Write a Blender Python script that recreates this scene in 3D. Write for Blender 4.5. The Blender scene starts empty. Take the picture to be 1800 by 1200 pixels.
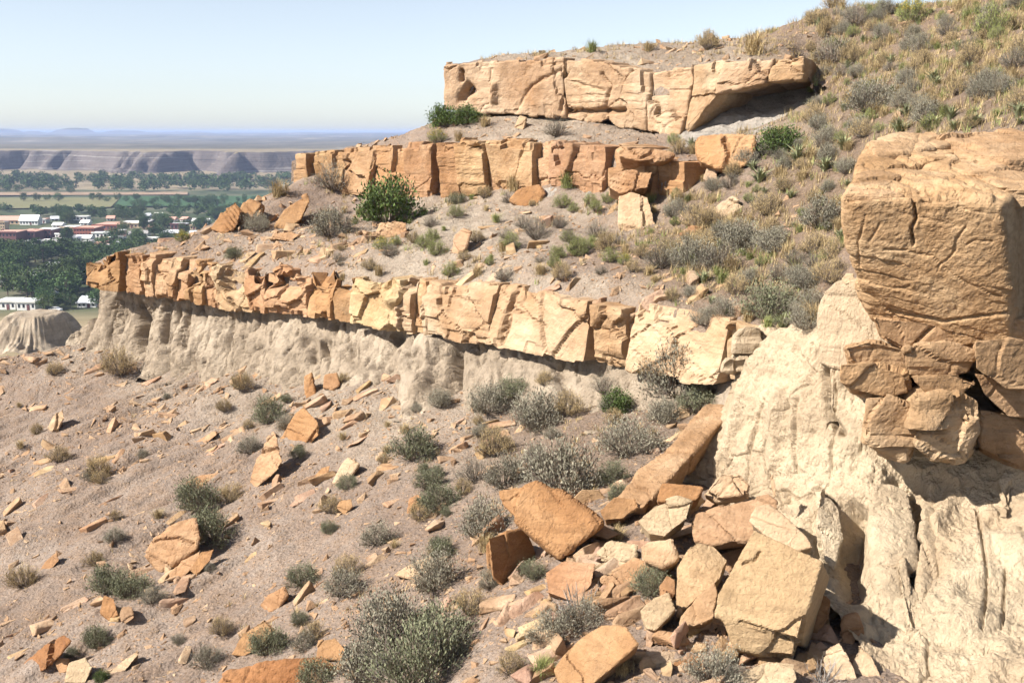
import bpy, bmesh, math, random
import numpy as np
from mathutils import Vector, Matrix, Quaternion

S = bpy.context.scene
COL = S.collection
R = math.radians
# ------------------------------------------------------------------ camera
FPX, PITCH = 1900.0, math.atan(368 / 1900.0)
cam = bpy.data.cameras.new('camera')
cam.sensor_width = 36.0
cam.lens = 36.0 * FPX / 1800.0
cam.clip_start, cam.clip_end = 0.1, 60000
camo = bpy.data.objects.new('camera', cam)
camo.rotation_euler = (math.pi / 2 - PITCH, 0, 0)
COL.objects.link(camo)
S.camera = camo
# ------------------------------------------------------------------ sky and sun
SUN_AZ, SUN_EL = R(-112), R(41)           # azimuth from +Y (clockwise positive), elevation
SUN_DIR = Vector((math.sin(SUN_AZ) * math.cos(SUN_EL), math.cos(SUN_AZ) * math.cos(SUN_EL), math.sin(SUN_EL)))
W = bpy.data.worlds.new('World')
S.world = W
W.use_nodes = True
wn = W.node_tree.nodes
bg = wn['Background']
sky = wn.new('ShaderNodeTexSky')
sky.sky_type = 'NISHITA'
sky.sun_disc = False
sky.sun_elevation = SUN_EL
sky.sun_rotation = SUN_AZ
sky.air_density, sky.dust_density, sky.ozone_density, sky.altitude = 0.70, 0.55, 0.6, 0
hs = wn.new('ShaderNodeHueSaturation')
hs.inputs['Saturation'].default_value = 0.6
W.node_tree.links.new(sky.outputs[0], hs.inputs['Color'])
W.node_tree.links.new(hs.outputs[0], bg.inputs[0])
bg.inputs[1].default_value = 0.08
sl = bpy.data.lights.new('sun', 'SUN')
sl.energy, sl.angle, sl.color = 5.0, R(0.53), (1.0, 0.935, 0.85)
so = bpy.data.objects.new('sun', sl)
so.rotation_euler = SUN_DIR.to_track_quat('Z', 'Y').to_euler()
COL.objects.link(so)
vs = S.view_settings
vs.view_transform, vs.look, vs.exposure, vs.gamma = 'Standard', 'None', 1.15, 1.0
vs.use_curve_mapping = False
S.cycles.max_bounces = 4
S.cycles.diffuse_bounces = 2
S.cycles.use_adaptive_sampling = True
S.cycles.adaptive_threshold = 0.03
S.cycles.volume_bounces = 0
S.cycles.transparent_max_bounces = 8

# ------------------------------------------------------------------ pixel -> place
CP, SP = math.cos(PITCH), math.sin(PITCH)
def ray(u, v):
    a, b = (u - 900) / FPX, (600 - v) / FPX
    return np.array([a, CP + SP * b, -SP + CP * b])
def P(u, v, Y):
    d = ray(u, v)
    return d * (Y / d[1])
def PA(pts):
    return np.array([P(*p) for p in pts], float)
def pxm(Y):                                # metres per photo pixel at distance Y
    return Y / FPX * 1.02
def project(V):
    V = np.asarray(V, float)
    f = V[:, 1] * CP - V[:, 2] * SP
    f = np.maximum(f, 0.01)
    up = V[:, 1] * SP + V[:, 2] * CP
    return 900 + FPX * V[:, 0] / f, 600 - FPX * up / f

# ------------------------------------------------------------------ noise
def _h(i, j, k, s):
    n = (i.astype(np.int64) * 374761393 + j.astype(np.int64) * 668265263 + k.astype(np.int64) * 1274126177 + s * 974711) & 0xFFFFFFFF
    n = ((n ^ (n >> 13)) * 1103515245) & 0xFFFFFFFF
    n = ((n ^ (n >> 16)) * 2246822519) & 0xFFFFFFFF
    n = n ^ (n >> 15)
    return (n & 0xFFFFFF) / 8388607.5 - 1.0
def vn(p, seed=0):
    p = np.asarray(p, float)
    f0 = np.floor(p)
    i = f0.astype(np.int64)
    t = p - f0
    t = t * t * t * (t * (t * 6 - 15) + 10)
    x, y, z = i[:, 0], i[:, 1], i[:, 2]
    tx, ty, tz = t[:, 0], t[:, 1], t[:, 2]
    def l(a, b, w): return a + (b - a) * w
    c = [[[_h(x + a, y + b, z + d, seed) for d in (0, 1)] for b in (0, 1)] for a in (0, 1)]
    return l(l(l(c[0][0][0], c[0][0][1], tz), l(c[0][1][0], c[0][1][1], tz), ty),
             l(l(c[1][0][0], c[1][0][1], tz), l(c[1][1][0], c[1][1][1], tz), ty), tx)
def fbm(p, scale=1.0, octs=4, seed=0, gain=0.5):
    p = np.asarray(p, float) * scale
    a, o, tot = 1.0, 0.0, 0.0
    for q in range(octs):
        o = o + a * vn(p * (2.03 ** q) + 17.3 * q, seed + q)
        tot += a
        a *= gain
    return o / tot
def ridged(p, scale=1.0, octs=3, seed=0):
    p = np.asarray(p, float) * scale
    a, o, tot = 1.0, 0.0, 0.0
    for q in range(octs):
        o = o + a * (1 - np.abs(vn(p * (2.03 ** q) + 9.1 * q, seed + q)))
        tot += a
        a *= 0.5
    return o / tot
def worley(p, seed=0, facets=False):
    """distance F1, F2-F1 and cell id"""
    p = np.asarray(p, float)
    i = np.floor(p).astype(np.int64)
    f1 = np.full(len(p), 9.0); f2 = np.full(len(p), 9.0); cid = np.zeros(len(p)); til = np.zeros(len(p))
    for a in (-1, 0, 1):
        for b in (-1, 0, 1):
            for c in (-1, 0, 1):
                x, y, z = i[:, 0] + a, i[:, 1] + b, i[:, 2] + c
                q = np.stack([x + .5 + .45 * _h(x, y, z, seed), y + .5 + .45 * _h(x, y, z, seed + 1), z + .5 + .45 * _h(x, y, z, seed + 2)], 1)
                d = np.linalg.norm(q - p, axis=1)
                cl = d < f1
                f2 = np.where(cl, f1, np.minimum(f2, d))
                if facets:
                    dl = p - q
                    til = np.where(cl, dl[:, 0] * _h(x, y, z, seed + 4) + dl[:, 1] * _h(x, y, z, seed + 5) + dl[:, 2] * _h(x, y, z, seed + 6), til)
                cid = np.where(cl, _h(x, y, z, seed + 3), cid)
                f1 = np.where(cl, d, f1)
    return (f1, f2 - f1, cid, til) if facets else (f1, f2 - f1, cid)
def sstep(a, b, x):
    t = np.clip((x - a) / (b - a), 0, 1)
    return t * t * (3 - 2 * t)
def v3(x, y, z=None):
    x = np.asarray(x, float)
    return np.stack([x, np.broadcast_to(y, x.shape), np.broadcast_to(0.0 if z is None else z, x.shape)], 1)

# ------------------------------------------------------------------ mesh helpers
def mesh(name, V, F, smooth=True):
    """V (n,3); F list of index arrays (m,3) / (m,4)"""
    if isinstance(F, np.ndarray): F = [F]
    F = [np.asarray(f, np.int32) for f in F if len(f)]
    me = bpy.data.meshes.new(name)
    V = np.asarray(V, np.float32)
    me.vertices.add(len(V))
    me.vertices.foreach_set('co', V.ravel())
    loops = np.concatenate([f.ravel() for f in F])
    sizes = np.concatenate([np.full(len(f), f.shape[1], np.int32) for f in F])
    starts = np.concatenate([[0], np.cumsum(sizes)[:-1]]).astype(np.int32)
    me.loops.add(len(loops))
    me.loops.foreach_set('vertex_index', loops)
    me.polygons.add(len(sizes))
    me.polygons.foreach_set('loop_start', starts)
    me.polygons.foreach_set('loop_total', sizes)
    me.update(calc_edges=True)
    me.validate()
    me.polygons.foreach_set('use_smooth', np.full(len(me.polygons), smooth))
    return me
def vert_normals(V, F):
    N = np.zeros_like(V)
    for f in ([F] if isinstance(F, np.ndarray) else F):
        a, b, c = V[f[:, 0]], V[f[:, 1]], V[f[:, 2]]
        n = np.cross(b - a, c - a)
        if f.shape[1] == 4:
            n = n + np.cross(c - a, V[f[:, 3]] - a)
        for k in range(f.shape[1]):
            np.add.at(N, f[:, k], n)
    return N / np.maximum(np.linalg.norm(N, axis=1, keepdims=True), 1e-9)
def attr(me, name, vals):
    a = me.attributes.new(name, 'FLOAT', 'POINT')
    a.data.foreach_set('value', np.asarray(vals, np.float32))
def ob(name, me, m=None, parent=None, loc=None):
    o = bpy.data.objects.new(name, me)
    COL.objects.link(o)
    if m is not None and me is not None and not me.materials:
        me.materials.append(m)
    if parent is not None: o.parent = parent
    if loc is not None: o.location = loc
    return o
def tag(o, label, cat, group=None):
    o['label'], o['category'] = label, cat
    if group: o['group'] = group
    return o
def setting(o, kind='structure'):
    o['kind'] = kind
    return o
def empty(name, loc=(0, 0, 0), rz=0.0):
    o = bpy.data.objects.new(name, None)
    COL.objects.link(o)
    o.location = loc
    o.rotation_euler = (0, 0, rz)
    o.empty_display_size = 0.2
    return o
def grid_faces(nr, nc, keep=None, flip=False):
    r, c = np.meshgrid(np.arange(nr - 1), np.arange(nc - 1), indexing='ij')
    a = (r * nc + c).ravel()
    f = np.stack([a, a + 1, a + nc + 1, a + nc], 1)
    if flip: f = f[:, ::-1]
    if keep is not None:
        k = keep.ravel()
        f = f[k[f].all(1)]
    return f
def compact(V, F, *extra):
    used = np.unique(F)
    m = np.full(len(V), -1)
    m[used] = np.arange(len(used))
    return (V[used], m[F]) + tuple(e[used] for e in extra)
def interp_rows(rows, n):
    """rows: list of polylines (k,3) -> (len(rows), n, 3), equal arc length"""
    out = []
    for r in rows:
        r = np.asarray(r, float)
        d = np.concatenate([[0], np.cumsum(np.linalg.norm(np.diff(r, axis=0), axis=1))])
        t = np.linspace(0, d[-1], n)
        out.append(np.stack([np.interp(t, d, r[:, k]) for k in range(3)], 1))
    return np.array(out)
def catmull(rows, m):
    """smooth interpolation between rows (k,n,3) -> (m,n,3)"""
    k = len(rows)
    t = np.linspace(0, k - 1, m)
    i = np.minimum(t.astype(int), k - 2)
    f = (t - i)[:, None, None]
    g = lambda j: rows[np.clip(j, 0, k - 1)]
    p0, p1, p2, p3 = g(i - 1), g(i), g(i + 1), g(i + 2)
    return 0.5 * (2 * p1 + (p2 - p0) * f + (2 * p0 - 5 * p1 + 4 * p2 - p3) * f ** 2 + (3 * p1 - p0 - 3 * p2 + p3) * f ** 3)

# ------------------------------------------------------------------ materials
class NT:
    def __init__(s, name):
        s.m = bpy.data.materials.new(name)
        s.m.use_nodes = True
        s.t = s.m.node_tree
        s.b = s.t.nodes['Principled BSDF']
        s.b.inputs['Roughness'].default_value = 0.95
        s.b.inputs['Specular IOR Level'].default_value = 0.15
    def n(s, typ, ins=None, **kw):
        x = s.t.nodes.new('ShaderNode' + typ)
        for k, v in kw.items(): setattr(x, k, v)
        for k, v in (ins or {}).items(): s.put(x.inputs[k], v)
        return x
    def put(s, sock, v):
        if isinstance(v, bpy.types.NodeSocket): s.t.links.new(v, sock)
        elif isinstance(v, bpy.types.Node): s.t.links.new(v.outputs[0], sock)
        else: sock.default_value = v
    def pos(s): return s.n('NewGeometry').outputs['Position']
    def mapv(s, vec, scale=(1, 1, 1), rot=(0, 0, 0)):
        return s.n('Mapping', {'Vector': vec, 'Scale': scale, 'Rotation': rot})
    def noise(s, vec, scale, detail=4, rough=0.55, dist=0.0):
        return s.n('TexNoise', {'Vector': vec, 'Scale': scale, 'Detail': detail, 'Roughness': rough, 'Distortion': dist}).outputs[0]
    def ramp(s, fac, stops, interp='LINEAR'):
        r = s.n('ValToRGB', {0: fac})
        cr = r.color_ramp
        cr.interpolation = interp
        while len(cr.elements) < len(stops): cr.elements.new(0.5)
        for e, (p, c) in zip(cr.elements, stops):
            e.position = p
            e.color = (c[0], c[1], c[2], 1) if hasattr(c, '__len__') else (c, c, c, 1)
        return r.outputs[0]
    def mix(s, fac, a, b, blend='MIX'):
        x = s.n('Mix', data_type='RGBA', blend_type=blend)
        s.put(x.inputs[0], fac)
        for i, v in ((6, a), (7, b)):
            if isinstance(v, (tuple, list)): v = (v[0], v[1], v[2], 1)
            s.put(x.inputs[i], v)
        return x.outputs[2]
    def math(s, op, a, b=0.0, clamp=False):
        x = s.n('Math', operation=op, use_clamp=clamp)
        s.put(x.inputs[0], a); s.put(x.inputs[1], b)
        return x.outputs[0]
    def attr(s, name):
        return s.n('Attribute', attribute_name=name).outputs['Fac']
    def bump(s, h, strength=0.5, dist=0.05, prev=None):
        ins = {'Height': h, 'Strength': strength, 'Distance': dist}
        if prev is not None: ins['Normal'] = prev
        return s.n('Bump', ins).outputs[0]
    def out(s, col, nrm=None, rough=None):
        s.put(s.b.inputs['Base Color'], col if not isinstance(col, tuple) else (col[0], col[1], col[2], 1))
        if nrm is not None: s.put(s.b.inputs['Normal'], nrm)
        if rough is not None: s.put(s.b.inputs['Roughness'], rough)
        return s.m

def m_sandstone(name, c_lo, c_mid, c_hi, bed=(0.0, 0.35, 0.0), bedscale=9.0, bstr=0.55, var=0.8):
    t = NT(name)
    p = t.pos()
    big = t.noise(p, 0.55 * var, 5, 0.6, 0.4)
    col = t.ramp(big, [(0.30, c_lo), (0.47, c_mid), (0.66, c_hi)])
    mp = t.mapv(p, (0.25, 0.25, 1.0), bed)
    strat = t.noise(mp, bedscale, 3, 0.6, 0.6)
    col = t.mix(t.ramp(strat, [(0.40, 0.0), (0.68, 0.42)]), col, tuple(x * 0.62 for x in c_lo))
    var_ = t.noise(t.mapv(p, (1.6, 1.6, 0.35)), 1.1, 5, 0.65)
    col = t.mix(t.ramp(var_, [(0.56, 0.0), (0.75, 0.5)]), col, tuple(x * 0.5 for x in c_lo))
    fine = t.noise(p, 38, 3, 0.7)
    col = t.mix(0.30, col, t.ramp(fine, [(0.3, 0.45), (0.7, 1.0)]), 'MULTIPLY')
    oi = t.n('ObjectInfo')
    col = t.mix(1.0, col, oi.outputs['Color'], 'MULTIPLY')
    dp = t.n('VectorMath', operation='ADD')
    t.put(dp.inputs[0], t.mapv(p, (1, 1, .8), bed))
    t.put(dp.inputs[1], t.n('VectorMath', {0: t.n('TexNoise', {'Vector': p, 'Scale': 2.2, 'Detail': 4}).outputs[1], 1: (0.5, 0.5, 0.5)}, operation='MULTIPLY'))
    vo = t.n('TexVoronoi', {'Vector': dp, 'Scale': 1.7}, feature='DISTANCE_TO_EDGE').outputs[0]
    crk = t.math('MULTIPLY', t.ramp(vo, [(0.0, 1.0), (0.022, 0.0)]), t.ramp(t.noise(p, .9, 2), [(0.45, 0.0), (0.56, 1.0)]))
    n0 = t.bump(t.math('SUBTRACT', 1.0, crk), .35, .04)
    pit = t.n('TexVoronoi', {'Vector': p, 'Scale': 16.0}).outputs['Distance']
    n1 = t.bump(t.noise(p, 14, 6, 0.72), bstr, 0.06, n0)
    n1 = t.bump(pit, .25, .03, n1)
    n2 = t.bump(strat, bstr * 0.7, 0.04, n1)
    n3 = t.bump(fine, 0.55, 0.02, n2)
    return t.out(col, n3)
M = {}
M['sand'] = m_sandstone('sandstone', (0.29, 0.155, 0.075), (0.375, 0.222, 0.12), (0.45, 0.305, 0.185))
M['sandx'] = m_sandstone('crossbedded_sandstone', (0.33, 0.20, 0.105), (0.42, 0.285, 0.17), (0.50, 0.38, 0.25), bed=(0, R(32), 0), bedscale=7)
M['rust'] = m_sandstone('rusty_sandstone', (0.27, 0.145, 0.068), (0.345, 0.20, 0.098), (0.41, 0.265, 0.145))
M['pale'] = m_sandstone('pale_sandstone', (0.34, 0.24, 0.142), (0.42, 0.315, 0.198), (0.49, 0.385, 0.255), bstr=.7)
M['cap'] = m_sandstone('cap_sandstone', (0.27, 0.165, 0.085), (0.385, 0.25, 0.14), (0.48, 0.345, 0.215), bed=(0, R(14), 0), bedscale=13, var=1.3)
M['chip'] = m_sandstone('sandstone_chips', (0.29, 0.175, 0.10), (0.37, 0.24, 0.145), (0.47, 0.345, 0.225), var=2.2)
def m_clay(name, a, b, c, cracks=5.0):
    t = NT(name)
    p = t.pos()
    big = t.noise(t.mapv(p, (1, 1, 0.5)), 0.5, 5, 0.6, 0.5)
    col = t.ramp(big, [(0.3, a), (0.5, b), (0.7, c)])
    bands = t.noise(t.mapv(p, (0.08, 0.08, 1.0)), 2.6, 4, 0.65, 0.3)
    col = t.mix(t.ramp(bands, [(0.45, 0.0), (0.7, 0.5)]), col, tuple(x * 0.72 for x in a))
    fine = t.noise(p, 30, 4, 0.7)
    col = t.mix(0.30, col, t.ramp(fine, [(0.3, 0.5), (0.7, 1.0)]), 'MULTIPLY')
    dp = t.n('VectorMath', operation='ADD')
    t.put(dp.inputs[0], t.mapv(p, (1, 1, 0.55)))
    t.put(dp.inputs[1], t.n('VectorMath', {0: t.n('TexNoise', {'Vector': p, 'Scale': 3.0, 'Detail': 3}).outputs[1], 1: (0.35, 0.35, 0.35)}, operation='MULTIPLY'))
    vo = t.n('TexVoronoi', {'Vector': dp, 'Scale': cracks}, feature='DISTANCE_TO_EDGE').outputs[0]
    n0 = t.bump(t.ramp(vo, [(0.0, 0.0), (0.07, 1.0)]), 0.30, 0.03)
    rl = t.noise(t.mapv(p, (1, 1, 0.16)), 4.5, 5, 0.7, .5)
    col = t.mix(t.ramp(rl, [(0.50, 0.0), (0.72, 0.45)]), col, tuple(x * 0.6 for x in a))
    n0 = t.bump(rl, .7, .14, n0)
    n1 = t.bump(t.noise(p, 13, 6, 0.75), 0.7, 0.06, n0)
    n3 = t.bump(fine, 0.5, 0.02, n1)
    return t.out(col, n3)
M['clay'] = m_clay('pale_clay', (0.25, 0.198, 0.142), (0.345, 0.28, 0.208), (0.43, 0.36, 0.275))
M['cream'] = m_clay('cream_clay', (0.38, 0.285, 0.185), (0.46, 0.36, 0.245), (0.53, 0.435, 0.305), cracks=3.2)
M['greyclay'] = m_clay('grey_clay', (0.25, 0.22, 0.185), (0.32, 0.285, 0.245), (0.39, 0.355, 0.31))
def m_soil():
    t = NT('badland_soil')
    p = t.pos()
    big = t.noise(p, 0.28, 5, 0.6, 0.6)
    col = t.ramp(big, [(0.32, (0.21, 0.155, 0.121)), (0.5, (0.27, 0.210, 0.168)), (0.68, (0.34, 0.276, 0.226))])
    mid = t.noise(p, 2.2, 5, 0.65)
    col = t.mix(t.ramp(mid, [(0.42, 0.0), (0.66, 0.6)]), col, (0.30, 0.205, 0.138))
    cl = t.attr('clay')
    cn = t.noise(p, 1.4, 5, 0.6)
    claycol = t.ramp(cn, [(0.35, (0.32, 0.26, 0.195)), (0.65, (0.42, 0.355, 0.28))])
    cf = t.math('MULTIPLY', cl, t.ramp(t.noise(p, 1.0, 5, 0.7), [(0.25, 0.45), (0.5, 1.0)]), True)
    col = t.mix(cf, col, claycol)
    hu = t.attr('humus')
    col = t.mix(t.math('MULTIPLY', hu, t.ramp(t.noise(p, 3.0, 5, 0.7), [(0.3, 0.5), (0.6, 1.0)]), True), col, (0.185, 0.130, 0.088))
    # small chips of stone beyond counting
    vo = t.n('TexVoronoi', {'Vector': p, 'Scale': 13.0, 'Randomness': 1.0})
    spk = t.math('MULTIPLY', t.ramp(t.n('SeparateColor', {0: vo.outputs['Color']}).outputs[0], [(0.74, 0.0), (0.78, 1.0)], 'LINEAR'),
                 t.ramp(vo.outputs['Distance'], [(0.25, 1.0), (0.42, 0.0)]))
    spk = t.math('MULTIPLY', spk, t.ramp(t.noise(p, 0.9, 4, 0.7), [(0.36, 0.15), (0.58, 1.0)]))
    col = t.mix(spk, col, (0.36, 0.24, 0.145))
    fine = t.noise(p, 34, 4, 0.75)
    col = t.mix(0.75, col, t.ramp(fine, [(0.32, 0.35), (0.66, 1.08)]), 'MULTIPLY')
    g2 = t.noise(p, 9, 5, .75)
    col = t.mix(.55, col, t.ramp(g2, [(0.35, 0.5), (0.62, 1.1)]), 'MULTIPLY')
    vo2 = t.n('TexVoronoi', {'Vector': p, 'Scale': 11.0}).outputs['Distance']
    n0 = t.bump(vo2, 0.5, 0.06)
    n1 = t.bump(mid, 0.6, 0.25, n0)
    n2 = t.bump(fine, 0.7, 0.03, n1)
    n3 = t.bump(spk, 0.8, 0.03, n2)
    return t.out(col, n3)
M['soil'] = m_soil()
def m_plain(name, c, rough=0.9, var=0.25, scale=3.0, spec=0.1, trans=False, tint=False, island=0.0):
    t = NT(name)
    p = t.pos()
    col = t.mix(t.noise(p, scale, 4, 0.6), tuple(x * (1 - var) for x in c), tuple(min(1, x * (1 + var)) for x in c))
    if tint: col = t.mix(1.0, col, t.n('ObjectInfo').outputs['Color'], 'MULTIPLY')
    if island:
        rnd = t.n('NewGeometry').outputs['Random Per Island']
        col = t.mix(1.0, col, t.ramp(rnd, [(0.0, 1 - island), (1.0, 1 + island)]), 'MULTIPLY')
    t.b.inputs['Specular IOR Level'].default_value = spec
    return t.out(col, rough=rough)
# ================================================================== THE SETTING
TERR = {}
class TPS:
    def __init__(s, pts, lam=0.02):
        p = np.array(pts, float)
        s.xy = p[:, :2]
        n = len(p)
        K = s.k(s.xy, s.xy) + lam * np.eye(n)
        Q = np.hstack([np.ones((n, 1)), s.xy])
        A = np.block([[K, Q], [Q.T, np.zeros((3, 3))]])
        s.w = np.linalg.solve(A, np.concatenate([p[:, 2], np.zeros(3)]))
    def k(s, a, b):
        d2 = ((a[:, None, :] - b[None, :, :]) ** 2).sum(2)
        return 0.5 * d2 * np.log(d2 + 1e-9) * 0.01
    def __call__(s, x, y):
        x = np.atleast_1d(np.asarray(x, float)); y = np.atleast_1d(np.asarray(y, float))
        out = np.empty(x.size)
        q = np.stack([x.ravel(), y.ravel()], 1)
        n = len(s.xy)
        for i in range(0, len(q), 40000):
            c = q[i:i + 40000]
            out[i:i + 40000] = s.k(c, s.xy) @ s.w[:n] + s.w[n] + c @ s.w[n + 1:]
        return out.reshape(x.shape)
class HF:
    """a height sheet z(x, y): smooth surface through surveyed points plus relief"""
    def __init__(s, name, ctrl, x0, x1, y0, y1, step, relief, clip=None, lam=0.02, extra=()):
        s.tps = TPS(np.vstack([PA(ctrl)] + ([np.array(extra, float)] if len(extra) else [])), lam)
        s.relief = relief
        xs = np.arange(x0, x1 + step / 2, step); ys = np.arange(y0, y1 + step / 2, step)
        s.xs, s.ys = xs, ys
        X, Y = np.meshgrid(xs, ys)
        # smooth part on a coarse grid is enough
        s.Z = s.tps(X, Y)
        s.Z = s.Z + relief(X.ravel(), Y.ravel()).reshape(X.shape)
        s.keep = np.ones(X.shape, bool) if clip is None else clip(X, Y)
        s.X, s.Y = X, Y
        s.name = name
    def build(s, m, attrs):
        V = np.stack([s.X.ravel(), s.Y.ravel(), s.Z.ravel()], 1)
        F = grid_faces(*s.X.shape, keep=s.keep)
        V, F = compact(V, F)
        me = mesh(s.name, V, F)
        for k, fn in attrs.items(): attr(me, k, fn(V))
        return setting(ob(s.name, me, m))
    def z(s, x, y):
        x = np.atleast_1d(x); y = np.atleast_1d(y)
        fx = (x - s.xs[0]) / (s.xs[1] - s.xs[0]); fy = (y - s.ys[0]) / (s.ys[1] - s.ys[0])
        i = np.clip(fx.astype(int), 0, len(s.xs) - 2); j = np.clip(fy.astype(int), 0, len(s.ys) - 2)
        a, b = np.clip(fx - i, 0, 1), np.clip(fy - j, 0, 1)
        Z = s.Z
        return Z[j, i] * (1 - a) * (1 - b) + Z[j, i + 1] * a * (1 - b) + Z[j + 1, i] * (1 - a) * b + Z[j + 1, i + 1] * a * b
    def ok(s, x, y):
        i = np.clip(np.round((x - s.xs[0]) / (s.xs[1] - s.xs[0])).astype(int), 0, len(s.xs) - 1)
        j = np.clip(np.round((y - s.ys[0]) / (s.ys[1] - s.ys[0])).astype(int), 0, len(s.ys) - 1)
        return s.keep[j, i]
    def normal(s, x, y, e=0.25):
        n = np.stack([(s.z(x - e, y) - s.z(x + e, y)) / (2 * e), (s.z(x, y - e) - s.z(x, y + e)) / (2 * e), np.ones(len(np.atleast_1d(x)))], 1)
        return n / np.linalg.norm(n, axis=1, keepdims=True)

# ---- ledge lines: u, v of upper edge, v of lower edge, distance
L1 = [(128,456,498,50.2),(150,454,501,49.5),(200,440,512,48.7),(270,452,522,47.3),(340,466,532,46),(440,478,546,44),(540,484,556,41.5),(620,486,568,39.5),(700,494,582,37.5),(780,500,590,35.5),(860,506,604,33.7),(960,512,626,31.8),(1060,524,641,30),(1150,545,655,28.5),(1240,565,668,27.2),(1340,588,690,25.8)]
L2 = [(518,274,330,56),(560,268,338,55),(620,264,345,53.3),(700,257,348,51.2),(760,252,352,49.5),(800,249,350,48.6),(860,247,338,47.3),(940,250,332,45.5),(1000,252,335,44),(1060,258,342,42.5),(1110,266,352,41),(1190,272,362,39)]
L3 = [(780,116,194,53.5),(860,104,198,52.5),(960,101,204,51),(1060,114,216,48.5),(1140,124,232,46.5),(1205,116,246,45),(1240,110,176,44.3),(1290,104,158,43.6),(1350,98,147,43.1),(1412,100,139,42.6)]
def lint(L, u, k): 
    a = np.array(L, float)
    return np.interp(u, a[:, 0], a[:, k])
def plan_line(L):
    return np.array([P(u, vt, Y)[:2] for u, vt, vb, Y in L])
def y_of_x(L):
    p = plan_line(L)
    return lambda x: np.interp(x, p[:, 0], p[:, 1])
yL1, yL2, yL3 = y_of_x(L1), y_of_x(L2), y_of_x(L3)

# ---- lower slope: talus under the long ledge, falling away to the left
lo_ctrl = [(130,602,52),(220,640,48.3),(300,662,45.5),(400,668,43),(500,672,40.3),(600,688,37.2),(700,708,34.4),(800,722,32.6),(900,735,31),(1000,738,29.3),(1100,740,27.9),(1200,740,26.6),(1290,740,25.6),
 (0,622,53),(0,700,46.5),(0,800,39.8),(0,900,34.5),(0,1050,28),(0,1200,23.3),(-250,800,43),(-250,1100,30),(60,606,53.5),
 (200,710,43),(200,850,34.6),(200,1030,27),(200,1200,21.3),
 (400,745,38),(400,900,30.3),(400,1050,24.2),(400,1200,19.4),
 (600,770,33),(600,900,27.2),(600,1050,21.6),(600,1200,17.4),
 (800,790,28.9),(800,900,24.6),(800,1050,19.4),(800,1200,15.6),
 (1000,800,25.3),(1000,900,20.9),(1000,1000,17.7),(1000,1200,14.0),(900,1000,18.7),
 (1150,800,24.0),(1160,900,18.9),(1200,1000,16.6),(1200,1100,15.0),(1200,1200,13.6),
 (1400,900,18.8),(1400,1000,16.7),(1300,1100,15.0),(1400,1200,13.4),(1650,1175,13.9),(1800,1270,12.6),(800,1400,12.0),(1200,1400,10.8),(400,1400,15.5)]
rdir = np.array([-0.78, -0.62]); edir = np.array([0.62, -0.78])
def lo_relief(x, y):
    p = np.stack([x, y, 0 * x], 1)
    al, ac = x * rdir[0] + y * rdir[1], x * edir[0] + y * edir[1]
    wv = 0.8 * fbm(p, 0.25, 2, 5)
    mask = sstep(-3, -9, x)
    rill = fbm(np.stack([(ac + wv) * 0.9, al * 0.09, 0 * x], 1), 1, 3, 11) * (0.12 + 0.20 * mask)
    rill = rill - np.clip(ridged(np.stack([(ac + wv * .6) * 1.1, al * 0.07, 0 * x], 1), 1, 2, 13) - .72, 0, 1) * (.2 + .5 * mask)
    return rill + 0.22 * fbm(p, 0.35, 3, 2) + 0.07 * fbm(p, 1.6, 3, 3) + 0.035 * fbm(p, 6.0, 2, 4)
def lo_clip(X, Y):
    return (Y < yL1(X) + 1.0) & (Y > 6.0)
lower = HF('lower_slope', lo_ctrl, -34, 9, 6, 60, 0.11, lo_relief, lo_clip, extra=[(-34, 62, -19), (-40, 40, -21), (-26, 62, -15), (-22, 12, -16), (-30, 25, -19)])

# ---- bench and hillside above the long ledge
up_ctrl = [(160,450,50.5),(210,438,49.6),(250,446,48.3),(340,462,46.8),(440,474,44.6),(540,478,42.2),(620,480,40.1),(700,484,38.4),(780,482,37),(860,490,35),(960,495,32.8),(1060,505,31),(1150,520,29.6),(1240,545,28),(1320,572,26.4),
 (340,415,51.5),(400,385,52.5),(460,350,54.5),(515,325,57),(450,440,46.5),(450,400,50),(560,450,43.5),(560,400,47.5),(560,352,53.5),(640,375,50),
 (650,352,53),(750,350,50),(870,338,47.2),(950,365,43.2),(1000,388,41.0),(1060,396,39.6),(1110,404,38.2),(1150,400,37.6),
 (700,425,42.5),(800,405,42.6),(800,450,38.5),(900,400,40.8),(900,455,35.8),(1000,400,38.6),(1000,465,33.4),(1100,440,34.2),(1100,485,31.0),(1200,450,33),(1200,515,29.3),(1300,450,32),(1300,520,28.5),
 (1400,570,25.3),(1400,480,28.4),(1400,400,31.8),(1400,300,36),(1400,210,41.5),(1300,300,38),(1300,240,41.6),(1200,300,40.8),(1200,255,43.0),
 (1500,100,44.5),(1500,200,37.8),(1500,300,32),(1600,100,40),(1600,200,33),(1700,100,35.5),(1700,200,28.8),(1800,100,31),(1800,225,24.6),(1650,260,27.5),(1500,420,26.5),(1650,420,23.0),(1800,300,22.6),
 (1430,22,51),(1500,15,50),(1600,25,47),(1700,15,44),(1800,2,41),(1950,-20,38),(1350,62,51.5),(1950,150,27),(1450,110,46)]
up_extra = [(P(1430,22,51)[0], 60, 4.2), (P(1600,25,47)[0], 56, 4.6), (P(1800,2,41)[0] , 52, 5.4), (26, 60, 4.0), (30, 40, 7), (P(340,415,51.5)[0]-.5, 54.5, -9.0), (P(400,385,52.5)[0]-.5, 56, -8.4), (P(460,350,54.5)[0]-.5, 58, -7.2), (P(515,325,57)[0]-.5, 60, -6), (20, 14, -0.6), (13, 20, -0.9)]
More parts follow.
